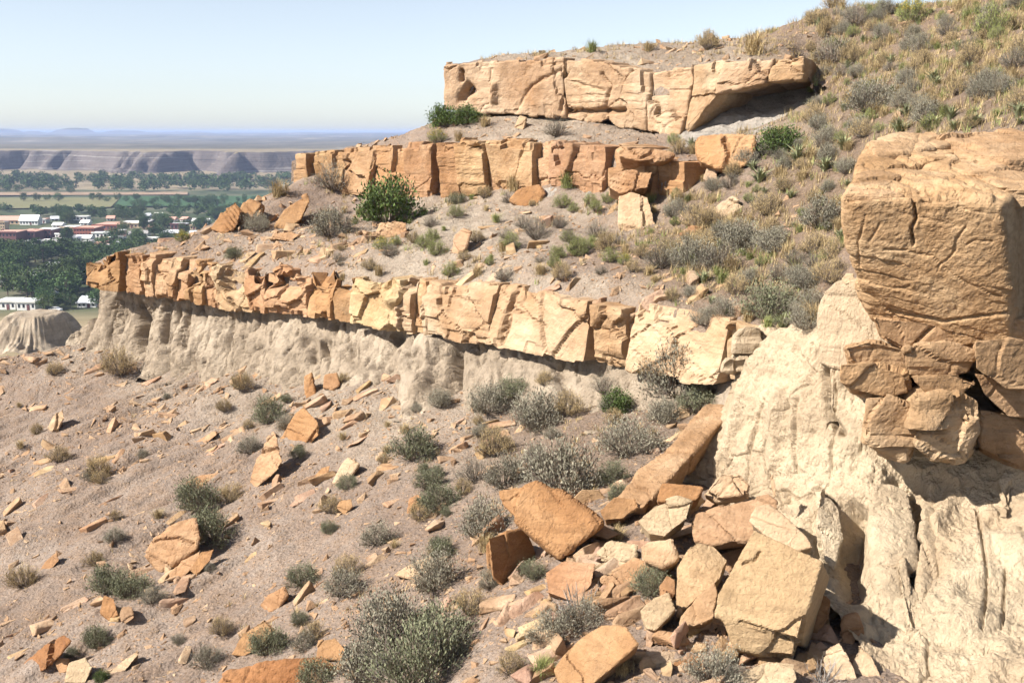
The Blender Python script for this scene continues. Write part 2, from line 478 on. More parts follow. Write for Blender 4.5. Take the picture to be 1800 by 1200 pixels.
def up_relief(x, y):
    p = np.stack([x, y, 0 * x], 1)
    d = y - yL1(x)
    near = np.exp(-np.clip(d, 0, 9) / 0.9)
    return 0.28 * fbm(p, 0.4, 3, 22) + 0.11 * fbm(p, 1.3, 3, 23) + 0.05 * fbm(p, 5.0, 2, 24) - 0.5 * near - 3.2 * np.clip(.70 - d, 0, .36) * (x < P(1340, 588, 25.8)[0])
xL2e = P(1195, 272, 39)[0]
def up_clip(X, Y):
    xe, xt = P(1340, 588, 25.8)[0], P(150, 454, 49.5)[0]
    k = ((Y > yL1(X) + 0.34) | (X > xe)) & (X > xt - .2)
    k &= Y < 2.2 + np.interp(X, [-20, P(340,415,51.5)[0], P(400,385,52.5)[0], P(460,350,54.5)[0], P(515,325,57)[0], 0], [51.5, 52.5, 53.5, 56, 58, 70])
    k &= ~((Y > yL2(X) + 1.8) & (X < xL2e))
    k &= ~((X < P(518, 274, 56)[0]) & (Y > 60))
    k &= ~((X > P(1200, 240, 43)[0]) & (X < P(1440, 200, 43)[0]) & (Y > 42.4) & (Y < 46.6))
    return k
upper = HF('hillside', up_ctrl, -26, 26, 19, 60, 0.11, up_relief, up_clip, extra=up_extra)

# ---- strip between the two higher ledges, and the top behind the highest one
mid_ctrl = [(518,274,56.6),(560,268,55.7),(620,263,54.2),(700,252,52.3),(800,244,50),(900,242,48),(1000,244,46),(1100,256,43.6),(1190,266,41.6),
 (600,261,56.5),(700,238,56),(760,222,55.6),(790,198,54.6),(860,200,53.2),(960,206,51.6),(1060,217,49.2),(1140,232,47.2),(1205,248,45.6),(1300,240,43.5),(850,225,50.7),(1000,228,47.6)]
def mid_relief(x, y):
    p = np.stack([x, y, 0 * x], 1)
    return 0.16 * fbm(p, 0.6, 3, 32) + 0.07 * fbm(p, 2.0, 3, 33) + 0.04 * fbm(p, 6.0, 2, 34) - 0.5 * np.exp(-np.clip(y - yL2(x), 0, 9) / 0.9) - 3.2 * np.clip(.9 - (y - yL2(x)), 0, .36)
def mid_clip(X, Y):
    return (Y > yL2(X) + .54) & ~((Y > yL3(X) + 2.2) & (X > P(780, 116, 53.5)[0])) & (X > P(514, 274, 56)[0] - .3) & ~((X > P(1200, 200, 45)[0]) & (Y > yL3(X) - .6))
midsl = HF('bench_strip', mid_ctrl, -12, 10, 40, 62, 0.11, mid_relief, mid_clip, extra=[(-11, 62, -2.2), (-6, 62, -1.2), (-3, 61, 0.2)])
top_ctrl = [(785,119,54),(860,106,53.2),(960,102,51.8),(1060,113,49.3),(1140,122,47.4),(1205,125,46),(1290,117,44.6),(1412,104,43.4),
 (820,106,55),(900,98,54.5),(960,93,54.5),(1040,88,53.5),(1130,81,52.5),(1250,76,51.5),(1350,66,50.5),(1300,92,47.3),(1150,100,49.5),(1420,60,47),(1480,60,46.8)]
def top_relief(x, y):
    p = np.stack([x, y, 0 * x], 1)
    return 0.14 * fbm(p, 0.5, 3, 42) + 0.08 * fbm(p, 1.8, 3, 43) + 0.05 * fbm(p, 5.0, 2, 44) - 0.5 * np.exp(-np.clip(y - yL3(x), 0, 9) / 0.9) - 3.2 * np.clip(.75 - (y - yL3(x)), 0, .36) * (x < P(1200, 116, 45)[0]) - 2.2 * sstep(-.1, 1.6, x - P(1412, 100, 42.6)[0]) * sstep(48.5, 44, y)
def top_clip(X, Y):
    return (Y > yL3(X) + .38 + .5 * (X > P(1200, 116, 45)[0])) & (X > P(779, 116, 53.5)[0])
topsl = HF('hilltop', top_ctrl, -4.2, 14, 42, 62, 0.11, top_relief, top_clip, extra=[(-3, 61, 3.0), (3, 62, 3.4), (9, 62, 3.6), (13, 60, 4.0)])

def blob(lst):
    """attribute field: gaussian patches at surveyed photo points (u, v, radius_px, strength)"""
    def f(V):
        u, v = project(V)
        o = np.zeros(len(V))
        for a, b, r, s in lst:
            o = np.maximum(o, s * np.exp(-(((u - a) ** 2 + ((v - b) * 1.4) ** 2) / r ** 2) ** 1.5))
        return np.clip(o + 0.0, 0, 1)
    return f
zero = lambda V: np.zeros(len(V))
TERR['lower'] = lower.build(M['soil'], {'clay': blob([(700,720,90,.8),(560,710,110,.7),(420,690,110,.6),(820,720,80,.6),(660,780,80,.5),(130,620,60,.6),(280,670,80,.5),(820,820,70,.35)]), 'humus': blob([(980,780,150,.5),(1150,760,140,.6),(1050,860,110,.4)])})
TERR['upper'] = upper.build(M['soil'], {'clay': blob([(790,410,120,1.),(720,440,90,.9),(880,380,80,.8),(900,440,80,.6),(680,400,50,.7),(1010,380,60,.7),(1090,390,60,.5),(820,470,90,.8),(1400,210,70,.8),(1330,225,70,.8),(450,430,90,.3),(640,476,42,.9),(720,478,52,1),(800,480,52,1),(880,488,46,.9),(960,494,42,.8),(1040,504,42,.8),(1120,512,38,.7),(1200,535,34,.5)]), 'humus': blob([(1300,430,190,.9),(1560,200,260,.8),(1620,60,260,.75),(1450,330,160,.9),(1250,500,120,.8),(1400,530,120,.8),(1800,150,220,.8),(1130,460,70,.4)])})
TERR['mid'] = midsl.build(M['soil'], {'clay': blob([(960,225,110,.9),(860,222,70,.6),(1080,240,70,.6)]), 'humus': zero})
TERR['top'] = topsl.build(M['soil'], {'clay': blob([(1250,100,90,.8),(1000,108,60,.8),(1100,112,70,.9),(1200,112,70,.9),(1330,104,70,.8),(900,102,50,.6)]), 'humus': blob([(1420,70,120,.8),(1200,80,90,.4)])})

# ---- clay walls
def feats(V, N, lst, amp=1.0):
    """ridges and gullies traced in plan: (points(u,v..), width_px, metres)"""
    u, v = project(V)
    u = u + 4.0 * fbm(V, 2.2, 3, 991); v = v + 4.0 * fbm(V, 2.2, 3, 995)
    d = np.zeros(len(V))
    for pts, w, h in lst:
        pts = np.array(pts, float)
        best = np.full(len(V), 1e9)
        for a, b in zip(pts[:-1], pts[1:]):
            ab = b - a
            t = np.clip(((u - a[0]) * ab[0] + (v - a[1]) * ab[1]) / max(ab @ ab, 1e-6), 0, 1)
            best = np.minimum(best, np.hypot(u - a[0] - t * ab[0], v - a[1] - t * ab[1]))
        if len(pts) == 1: best = np.hypot(u - pts[0, 0], v - pts[0, 1])
        d += h * np.exp(-(best / w) ** 2)
    return V + N * (d * amp)[:, None]
def wall(name, rows, nu, nv, m, disp, structure=True, lst=None, sm=False):
    G = interp_rows([PA(r) for r in rows], nu)
    G = catmull(G, nv)
    V = G.reshape(-1, 3)
    F = grid_faces(nv, nu, flip=True)
    N = vert_normals(V, F)
    if (N[:, 1].mean() > 0): F = F[:, ::-1]; N = -N
    tt = np.repeat(np.linspace(0, 1, nv), nu)
    V = V + N * disp(V, tt)[:, None]
    if lst: V = feats(V, N, lst)
    me = mesh(name, V, F, sm)
    o = ob(name, me, m)
    if structure: setting(o)
    return o
def flutes(V, s, amp, seed, sharp=1.0):
    """rounded buttresses with narrow gullies between, running down the wall"""
    w = s + 0.35 * fbm(V, 0.5, 2, seed)
    c = np.abs(np.sin(w * math.pi)) ** 0.6
    return amp * (c - 0.6)
def clay1_disp(V, t):
    s = V[:, 0] * 0.62
    tip = sstep(-9, -16, V[:, 0])
    fl = flutes(V, s * 0.95, 1.0, 51)
    fl2 = vn(np.stack([V[:, 0] * 0.9, V[:, 2] * 0.15, V[:, 1] * .3], 1), 52)
    d = fl * (0.72 * tip + 0.16) * (0.35 + 0.65 * t) + fl2 * 0.36 * (1 - tip)
    d += 0.08 * fbm(V, 1.5, 4, 53) + 0.12 * vn(np.stack([V[:, 0] * 3.2, V[:, 1] * 2, V[:, 2] * 0.5], 1), 58) - 0.22 * ridged(np.stack([V[:, 0] * 2.2, V[:, 1] * 1.2, V[:, 2] * 0.35], 1), 1, 2, 54) ** 6
    d += 0.075 * fbm(V, 4.5, 4, 55, .7) - 0.14 * np.clip(ridged(np.stack([V[:, 0] * 1.3, V[:, 1] * .8, V[:, 2] * 0.18], 1), 1, 2, 59) - .7, 0, 1) * 3
    return d * sstep(0.0, 0.10, t) * 1.0
l1u = [150, 200, 270, 340, 440, 540, 620, 700, 780, 860, 960, 1060, 1150, 1240, 1330]
ov = {150: 2.2, 200: 1.7, 270: 1.4, 340: 1.3, 440: 1.3, 540: 1.2, 620: 1.0, 700: .9, 780: .75, 860: .65, 960: .6, 1060: .6, 1150: .5, 1240: .5, 1330: .5}
base1 = [(118,606,52.3),(190,632,49.3),(270,660,46.6),(340,676,44.6),(440,682,42),(540,688,39.4),(620,705,36.8),(700,722,34.2),(780,736,32.5),(860,745,31.1),(960,752,29.6),(1060,756,28.2),(1150,758,26.9),(1240,760,25.8),(1330,765,24.9)]
r0 = [(u + (38 if u == 150 else 14 if u == 200 else 0), lint(L1, u, 2) - 12, lint(L1, u, 3) + ov[u]) for u in l1u]
r1 = [(u + (32 if u == 150 else 10 if u == 200 else 0), lint(L1, u, 2) + 8, lint(L1, u, 3) + ov[u] - .1) for u in l1u]
rm = []
for u, b in zip(l1u, base1):
    f = 0.5
    rm.append(((b[0] * f + (u + (30 if u == 150 else 8 if u == 200 else 0)) * (1 - f)) + (10 if u < 280 else 0), b[1] * f + (lint(L1, u, 2) + 8) * (1 - f) + 3, b[2] * f + (lint(L1, u, 3) + ov[u]) * (1 - f) - 0.05))
rx = [(b[0], b[1] + 22, b[2] - 1.3) for b in base1]
TERR['clay1'] = wall('clay_cliff', [r0, r1, rm, base1, rx], 760, 112, M['clay'], clay1_disp,
  lst=[([(210,530),(205,580)],7,-.45),([(262,535),(250,600)],7,-.45),([(292,540),(288,600)],5,-.35),([(330,545),(322,610)],5,-.3),([(545,600),(548,630)],10,-.4),([(575,600),(574,625)],6,-.3),([(620,605),(618,630)],7,-.3),([(700,590),(672,650),(678,690)],9,-.4),([(735,640)],16,-.5),([(803,610),(798,690)],9,-.55),([(690,615),(660,700)],14,.25),([(760,610),(740,690)],20,.35),([(680,690)],12,-.4),([(985,650),(995,690)],14,-.3)])
def alc_disp(V, t):
    return 0.22 * fbm(V, 0.9, 3, 61) + 0.09 * fbm(V, 3.2, 3, 62)
TERR['alcove'] = wall('clay_alcove', [[(1185,190,49),(1300,135,48.6),(1400,108,48.3),(1500,85,47.4)], [(1190,232,45.6),(1300,200,45.4),(1400,176,45.1),(1490,150,44.6)], [(1195,262,42.3),(1300,246,41.3),(1400,226,41.3),(1480,205,41.7)], [(1195,285,41.2),(1300,265,40.4),(1400,245,40.3),(1470,225,40.6)]], 200, 120, M['greyclay'], alc_disp)
def nose_disp(V, t):
    return (0.25 * fbm(V, 0.8, 3, 65) + flutes(V, V[:, 0] * 0.8, 0.25, 66) + 0.09 * fbm(V, 3.2, 3, 67)) * sstep(0, .15, t)
TERR['nose'] = wall('clay_bank', [[(940,330,46.6),(1000,332,45),(1060,338,43.4),(1110,345,42),(1170,350,40.6)], [(945,345,44.8),(1000,348,43.3),(1060,352,42),(1110,358,41),(1165,365,39.6)], [(950,380,42.6),(1000,394,41.0),(1060,404,39.6),(1110,412,38.4),(1160,414,37.4)], [(950,400,41.4),(1000,412,39.8),(1060,422,38.4),(1110,430,37.2),(1160,432,36.4)]], 200, 60, M['greyclay'], nose_disp,
  lst=[([(985,370)],22,-.7),([(1075,365),(1080,400)],10,-.6),([(1030,360)],14,-.5),([(1045,345),(1052,390)],6,-.35),([(1020,350),(1015,385)],6,-.35)])
# ================================================================== LEDGES
def shell(na, nb, nc, ta=None, tb=None, tc=None):
    """vertices (in 0..1) and quads of a box shell with na x nb x nc cells, welded"""
    ta = np.linspace(0, 1, na + 1) if ta is None else ta
    tb = np.linspace(0, 1, nb + 1) if tb is None else tb
    tc = np.linspace(0, 1, nc + 1) if tc is None else tc
    idx = -np.ones((na + 1, nb + 1, nc + 1), int)
    A, B, C = np.meshgrid(np.arange(na + 1), np.arange(nb + 1), np.arange(nc + 1), indexing='ij')
    m = (A == 0) | (A == na) | (B == 0) | (B == nb) | (C == 0) | (C == nc)
    idx[m] = np.arange(m.sum())
    V = np.stack([ta[A[m]], tb[B[m]], tc[C[m]]], 1)
    F = []
    def q(g, fl):
        f = np.stack([g[:-1, :-1].ravel(), g[1:, :-1].ravel(), g[1:, 1:].ravel(), g[:-1, 1:].ravel()], 1)
        F.append(f[:, ::-1] if fl else f)
    q(idx[:, :, 0], False); q(idx[:, :, -1], True)
    q(idx[:, 0, :], True); q(idx[:, -1, :], False)
    q(idx[0, :, :], False); q(idx[-1, :, :], True)
    return V, np.concatenate(F)
def rock_relief(V, N, seed, amp=1.0, bed=(0, 0, 1), cracks=0.9, layered=0.5):
    """broken-rock relief: angular facets bounded by cracks, stepped beds, fine roughness"""
    b = np.array(bed, float); b /= np.linalg.norm(b)
    d = 0.10 * fbm(V, 0.5, 2, 900) + 0.035 * fbm(V, 1.7, 3, seed) + 0.035 * fbm(V, 5.0, 3, seed + 2) + 0.024 * fbm(V, 15, 3, seed + 8, .65)
    h = (V @ b + 0.10 * fbm(V, 0.7, 2, seed + 1) + 0.03 * fbm(V, 3, 2, seed + 9)) * 4.2
    h = h + 0.8 * np.sin(h * .7 + seed)
    k = np.floor(h); f = h - k
    z0 = 0 * k
    o0, o1 = _h(k - 1, z0, z0, seed), _h(k, z0, z0, seed)
    gate = sstep(-.25, .25, fbm(V, .8, 2, seed + 12))
    d += layered * gate * (0.10 * (o0 + (o1 - o0) * sstep(0, .14, f)) - 0.07 * np.exp(-(np.minimum(f, 1 - f) / .07) ** 2))
    if cracks:
        w = V + 0.22 * np.stack([fbm(V, 1.1, 3, seed + 5), fbm(V, 1.1, 3, seed + 6), fbm(V, 1.1, 3, seed + 7)], 1)
        sc = np.array([cracks, cracks, cracks * 0.8])
        _, e, cid, til = worley(w * sc, seed, True)
        d += -0.05 * np.exp(-(e / 0.022) ** 2) + 0.05 * cid + np.clip(0.14 * til / cracks, -.1, .1)
    return V + N * (d * amp)[:, None]
def ledge_block(name, L, u0, u1, parent, m, depth=3.0, recess=0.0, seed=0, h=0.06, dtop=0, dbot=0, amp=1.0, bed=(0, 0, 1), layered=0.5, cracks=0.9, lst=None, gap=0.004, lean=0.0, tint=None, sk0=0.0, sk1=0.0, facet_=1.0, notch=1.0, r=0.03):
    rng = random.Random(seed)
    def pt(u, k, su):
        v = lint(L, u, k) + (dtop if k == 1 else dbot)
        return P(u + su, v, lint(L, u, 3))
    TL, TR, BL, BR = pt(u0, 1, sk0), pt(u1, 1, sk1), pt(u0, 2, -sk0), pt(u1, 2, -sk1)
    al = TR - TL; al[2] = 0; ln = np.linalg.norm(al); al /= ln
    inw = np.array([-al[1], al[0], 0])
    if inw[1] < 0: inw = -inw
    ht = np.linalg.norm(TL - BL)
    na, nb = max(4, int(ln / h)), max(4, int(ht / h))
    tc = np.concatenate([np.linspace(0, 1.0, 15), np.linspace(1.0, depth, 8)[1:]]) / depth
    g = gap / max(ln, .1)
    V, F = shell(na, nb, len(tc) - 1, tc=tc)
    # rounded corners
    up = np.array([0, 0, 1.0])
    half = np.array([ln, ht, depth]) / 2
    q = (V * 2 - 1) * half
    rr = min(r, half.min() * 0.6)
    core = np.clip(q, -(half - rr), half - rr)
    dd = q - core
    dl = np.linalg.norm(dd, axis=1, keepdims=True)
    q = core + dd / np.maximum(dl, 1e-9) * np.minimum(dl, rr)
    t = (q / half + 1) / 2
    a, b, c = t[:, :1], t[:, 1:2], t[:, 2:3]
    a = g + a * (1 - 2 * g)
    pos = (TL * (1 - a) + TR * a) * b + (BL * (1 - a) + BR * a) * (1 - b)
    pos = pos + inw * (c * depth + recess + lean * (b - 0.5))
    # broken upper edge: joint-bounded pieces of the top have fallen away
    sl = (pos @ al)[:, None] * .85 + .15 * fbm(pos, 1.3, 2, 79)[:, None]
    kc = np.floor(sl).astype(np.int64)[:, 0]
    z0 = 0 * kc
    ha, hb_ = _h(kc, z0, z0, 61 + seed)[:, None], _h(kc, z0, z0, 62 + seed)[:, None]
    setb = np.where(b > .70 + .2 * hb_, np.clip(ha, 0, 1) * .55, 0) * (1 - c)
    k2 = np.floor(sl[:, 0] * 2.7 + 3.3).astype(np.int64)
    hc, hd = _h(k2, z0, z0, 63 + seed)[:, None], _h(k2, z0, z0, 64 + seed)[:, None]
    setb = setb * (.4 + .6 * notch) + notch * np.where(b > .86 + .1 * hd, np.clip(hc, 0, 1) * .35, 0) * (1 - c) + notch * np.where(b < .12 + .1 * hc, np.clip(hd, 0, 1) * .3, 0) * (1 - c)
    pos = pos + inw * setb + up * (sstep(.6, .95, b) * (.13 * hb_ + .05 * hd) - sstep(.3, .0, b) * .07 * hc)
    # keep the buried back end low
    pos = pos - up * (np.clip(c - 0.5, 0, 1) * 0.6)
    N = vert_normals(pos, F)
    if (N[:len(N)] * (pos - pos.mean(0))).sum() < 0: F = F[:, ::-1]; N = -N
    # flat joint faces standing a little in or out, stepped beds, thin open cracks, fine grain
    s2 = pos @ al
    wq = .13 * fbm(pos, 1.2, 3, seed + 5)
    bz = pos @ (np.array(bed, float) / np.linalg.norm(bed))
    _, e, cid, til = worley(np.stack([s2 * .5 * cracks / .7 + wq, pos[:, 2] * .62 * cracks / .7 + wq, 0 * s2 + .5], 1), seed, True)
    off = .085 * cid + np.clip(.26 * til * facet_, -.14, .14) - .09 * np.exp(-(e / .022) ** 2)
    hh = (bz + .05 * fbm(pos, .7, 2, seed + 1) + .02 * fbm(pos, 3, 2, seed + 9)) * 4.0
    hh = hh + .8 * np.sin(hh * .7 + seed)
    kk_ = np.floor(hh); f_ = hh - kk_
    o0, o1 = _h(kk_ - 1, 0 * kk_, 0 * kk_, seed), _h(kk_, 0 * kk_, 0 * kk_, seed)
    gate = sstep(-.2, .2, fbm(pos, .6, 2, seed + 12))
    off += layered * gate * (.085 * (o0 + (o1 - o0) * sstep(0, .3, f_)) - .04 * np.exp(-(np.minimum(f_, 1 - f_) / .14) ** 2))
    off += .22 * fbm(pos, .45, 3, 900)
    wgt = 1 - sstep(.1, .5, c[:, 0])
    pos = pos - inw * (off * wgt * amp)[:, None]
    pos = pos + N * (.028 * fbm(pos, 2.2, 3, seed + 2) + .020 * fbm(pos, 7, 3, seed + 3) + .010 * fbm(pos, 19, 2, seed + 4))[:, None]
    if lst: pos = feats(pos, N, lst)
    me = mesh('block', pos, F, smooth=False)
    o = ob(name, me, m, parent)
    s = 1 + rng.uniform(-.09, .07)
    o.color = tint or (s, s * rng.uniform(.97, 1.03), s * rng.uniform(.93, 1.07), 1)
    return o
def ledge(name, label, L, joints, m, base, skw=5.0, **kw):
    e = empty(name, base)
    tag(e, label, 'rock ledge')
    bpy.context.view_layer.update()
    k0 = dict(kw)
    for i in range(len(joints) - 1):
        a, b = joints[i], joints[i + 1]
        kk = dict(k0)
        kk.update(a[1] if len(a) > 1 else {})
        kk.setdefault('seed', 100 + i * 7)
        mm = kk.pop('m', m)
        jr = lambda q: (0 if q in (0, len(joints) - 1) else random.Random(int(joints[q][0]) * 7 + 1).uniform(-1, 1) * skw)
        kk['sk0'], kk['sk1'] = jr(i), jr(i + 1)
        o = ledge_block('block', L, a[0], b[0], e, mm, **kk)
        o.matrix_parent_inverse = Matrix.Translation(-Vector(base))
    return e
J = lambda u, **k: (u, k)
hol = lambda u, v, w, d: ([(u, v)], w, d)
ledge('sandstone_ledge', 'longest tan sandstone ledge running across the middle above a pale clay cliff', L1, [
  J(150, seed=3, dtop=2, dbot=2, lst=[hol(172, 463, 12, -.7), ([(162, 460), (196, 452)], 5, -.5)], m=M['rust']), J(207, recess=1.3, dbot=-3), J(216, recess=.05, seed=12), J(247, recess=.7), J(252, recess=-.05, seed=23), J(272, recess=.1), J(297, recess=.0, dbot=3), J(311, recess=.12, seed=46), J(327, recess=.05, dbot=3, lst=[hol(338, 488, 11, -.7)]), J(354, recess=.22, dbot=4, lst=[hol(345, 485, 10, -.5), hol(372, 500, 10, -.4)]),
  J(376, recess=.15, dbot=6, bed=(.55, 0, .8), layered=1.6, m=M['sandx'], lst=[([(400, 505), (430, 478)], 13, -.55), ([(380, 480), (400, 520)], 8, .2)]), J(434, recess=-.05, m=M['rust'], lst=[([(470, 488), (510, 497)], 16, -.6), ([(470, 470), (520, 482)], 8, .35)], seed=62), J(470, recess=-.03, m=M['rust'], lst=[([(470, 488), (510, 497)], 16, -.6), ([(470, 470), (520, 482)], 8, .35)], seed=62), J(540, recess=.0, m=M['rust'], lst=[hol(565, 495, 14, -.75)], seed=77), J(583, recess=.05, lst=[hol(602, 500, 12, -.7)]), J(617, recess=-.05, seed=84, m=M['sandx'], bed=(.5, 0, .85), layered=.5, notch=.6, facet_=.6, lst=[hol(668, 490, 8, -.5), hol(650, 492, 6, -.4), ([(690, 525), (705, 515)], 12, .3)]), J(705, recess=.0, layered=1.2, seed=31, m=M['sandx'], notch=.6), J(724, recess=.22), J(745, recess=-.06, m=M['sandx'], notch=.4, facet_=.5, lean=.3, seed=151), J(866, lean=.55, recess=.0, m=M['sandx'], bed=(.6, 0, .8), layered=.4, cracks=.5, notch=.3, facet_=.5, seed=163, lst=[([(905, 520), (895, 560), (885, 600)], 2.5, -.15), ([(955, 515), (950, 560), (958, 620)], 2.5, -.12), ([(900, 540), (960, 575)], 2.5, -.08)]), J(1034, recess=.4, dtop=10, m=M['sandx']), J(1046, recess=.04, dtop=8, notch=.5, m=M['sandx'], tint=(.95, .92, .88, 1)), J(1096, recess=.45, dtop=14, m=M['sandx']), J(1108, lean=.6, recess=.0, m=M['sandx'], bed=(.6, 0, .8), layered=.4, dtop=-2, notch=.3, facet_=.5, seed=177), J(1270, recess=.2, m=M['sandx'], notch=.4), J(1338)],
  M['sand'], P(700, 580, 38), depth=3.2, skw=3.0, facet_=.8)
ledge('sandstone_ledge', 'middle tan sandstone ledge broken into upright columns below the top block', L2, [
  J(516, seed=301), J(540, recess=.45, dbot=-4), J(552, recess=.05, seed=303), J(600, recess=-.05, lst=[hol(608, 288, 6, -.5)]), J(655, recess=.05, m=M['rust'], lst=[hol(648, 278, 9, -.5)]), J(714, recess=-.1, seed=309), J(762, recess=.4), J(772, recess=.0), J(806, recess=-.05, seed=312, lst=[hol(839, 260, 7, -.5)]), J(852, recess=.38), J(862, recess=-.05, seed=315), J(938, recess=.42), J(962, recess=.1), J(988, recess=.4), J(1000, recess=.0, seed=321), J(1062, recess=.25), J(1098, recess=.0, dtop=6), J(1145, recess=.35, dtop=8), J(1192)],
  M['sand'], P(800, 350, 49), depth=3.0, h=0.062, layered=.4, cracks=.5, skw=6, notch=.45)
ledge('sandstone_ledge', 'massive topmost sandstone ledge with an overhanging corner against the sky', L3, [
  J(779, seed=401, lst=[hol(826, 160, 9, -.55), ([(822, 150), (812, 176)], 6, -.4), ([(810, 125), (811, 140)], 3, -.5), ([(868, 150), (868, 175)], 5, .25), ([(905, 195), (935, 150), (985, 125)], 3, -.12), ([(985, 194), (1000, 150), (985, 120)], 3, -.16)], cracks=.3), J(992, seed=411, cracks=.4, lst=[([(985, 194), (1035, 197), (1095, 193)], 4, -.4), ([(1060, 195), (1066, 215), (1085, 232)], 4, -.35), ([(1064, 190), (1072, 150), (1060, 130)], 3, -.15), ([(1000, 140), (1060, 160)], 3, -.1)]), J(1138, seed=421, m=M['sandx'], cracks=.3), J(1206, seed=424, recess=.1, m=M['sandx'], cracks=.5), J(1262, seed=428, recess=.05, m=M['sandx'], cracks=.5), J(1352, recess=.1, m=M['sandx'], seed=437, cracks=.5), J(1412)],
  M['sandx'], P(1000, 200, 50), depth=4.2, h=0.062, layered=.45, r=.1, skw=9, notch=.12)

# ================================================================== boulders
def hull_me(pts):
    bm = bmesh.new()
    for p in pts: bm.verts.new(p)
    g = bmesh.ops.convex_hull(bm, input=bm.verts)
    bmesh.ops.delete(bm, geom=list({x for x in g['geom_interior'] + g['geom_unused'] if isinstance(x, bmesh.types.BMVert)}), context='VERTS')
    bmesh.ops.recalc_face_normals(bm, faces=bm.faces)
    me = bpy.data.meshes.new('hull')
    bm.to_mesh(me); bm.free()
    return me
def voxelize(hulls, vox):
    """join convex pieces into one dense surface (arrays V, F)"""
    bm = bmesh.new()
    for h in hulls:
        m = hull_me(h)
        bm.from_mesh(m)
        bpy.data.meshes.remove(m)
    me = bpy.data.meshes.new('tmp')
    bm.to_mesh(me); bm.free()
    o = bpy.data.objects.new('tmp', me)
    COL.objects.link(o)
    md = o.modifiers.new('r', 'REMESH')
    md.mode, md.voxel_size, md.adaptivity = 'VOXEL', vox, 0.0
    ev = o.evaluated_get(bpy.context.evaluated_depsgraph_get())
    em = ev.to_mesh()
    n = len(em.vertices)
    V = np.empty(n * 3, np.float32); em.vertices.foreach_get('co', V)
    k = len(em.polygons)
    tot = np.empty(k, np.int32); em.polygons.foreach_get('loop_total', tot)
    li = np.empty(len(em.loops), np.int32); em.loops.foreach_get('vertex_index', li)
    ev.to_mesh_clear()
    bpy.data.objects.remove(o); bpy.data.meshes.remove(me)
    V = V.reshape(-1, 3).astype(float)
    st = np.concatenate([[0], np.cumsum(tot)[:-1]])
    F = [li[(st[tot == c][:, None] + np.arange(c))] for c in (3, 4) if (tot == c).any()]
    return V, F
def relax(V, F, it=2, w=0.5):
    for _ in range(it):
        S_, C_ = np.zeros_like(V), np.zeros(len(V))
        for f in F:
            for k in range(f.shape[1]):
                a, b = f[:, k], f[:, (k + 1) % f.shape[1]]
                np.add.at(S_, a, V[b]); np.add.at(C_, a, 1)
                np.add.at(S_, b, V[a]); np.add.at(C_, b, 1)
        V = V * (1 - w) + w * S_ / np.maximum(C_, 1)[:, None]
    return V
def boulder(name, hulls, m, seed, vox=0.03, amp=0.5, bed=(0, 0, 1), layered=.4, cracks=.7, parent=None, tint=None, lst=None, rel=0):
    V, F = voxelize(hulls, vox)
    V = relax(V, F, rel)
    N = vert_normals(V, F)
    V = rock_relief(V, N, seed, amp, bed, cracks, layered)
    if lst: V = feats(V, N, lst)
    c = (V.min(0) + V.max(0)) / 2; c[2] = V[:, 2].min()
    loc = c
    if parent is not None: c = np.array(parent.location); 
    me = mesh(name, V - c, F, smooth=False)
    o = ob(name, me, m, parent)
    if parent is None: o.location = loc
    if tint: o.color = (tint[0], tint[1], tint[2], 1)
    return o
def facet(poly, Y, back=0.5, dy=None, drop=0.0, shrink=0.85, tilt=(0, 0), inset=(0, 0), slope=(0, 0)):
    """solid from a visible outline: poly [(u,v)], distances Y (+ tilt per 100 px), pushed back by `back` metres"""
    poly = np.array(poly, float)
    c = poly.mean(0)
    front, rear = [], []
    for i, (u, v) in enumerate(poly):
        y = Y + tilt[0] * (u - c[0]) / 100 + tilt[1] * (v - c[1]) / 100 + (dy[i] if dy else 0) + pxm(Y) * (slope[0] * (u - c[0]) + slope[1] * (v - c[1]))
        front.append(P(u, v, y))
        uu, vv = c[0] + (u - c[0]) * shrink + inset[0], c[1] + (v - c[1]) * shrink + inset[1]
        q = P(uu, vv, y + back)
        q[2] -= drop
        rear.append(q)
    return np.array(front + rear)

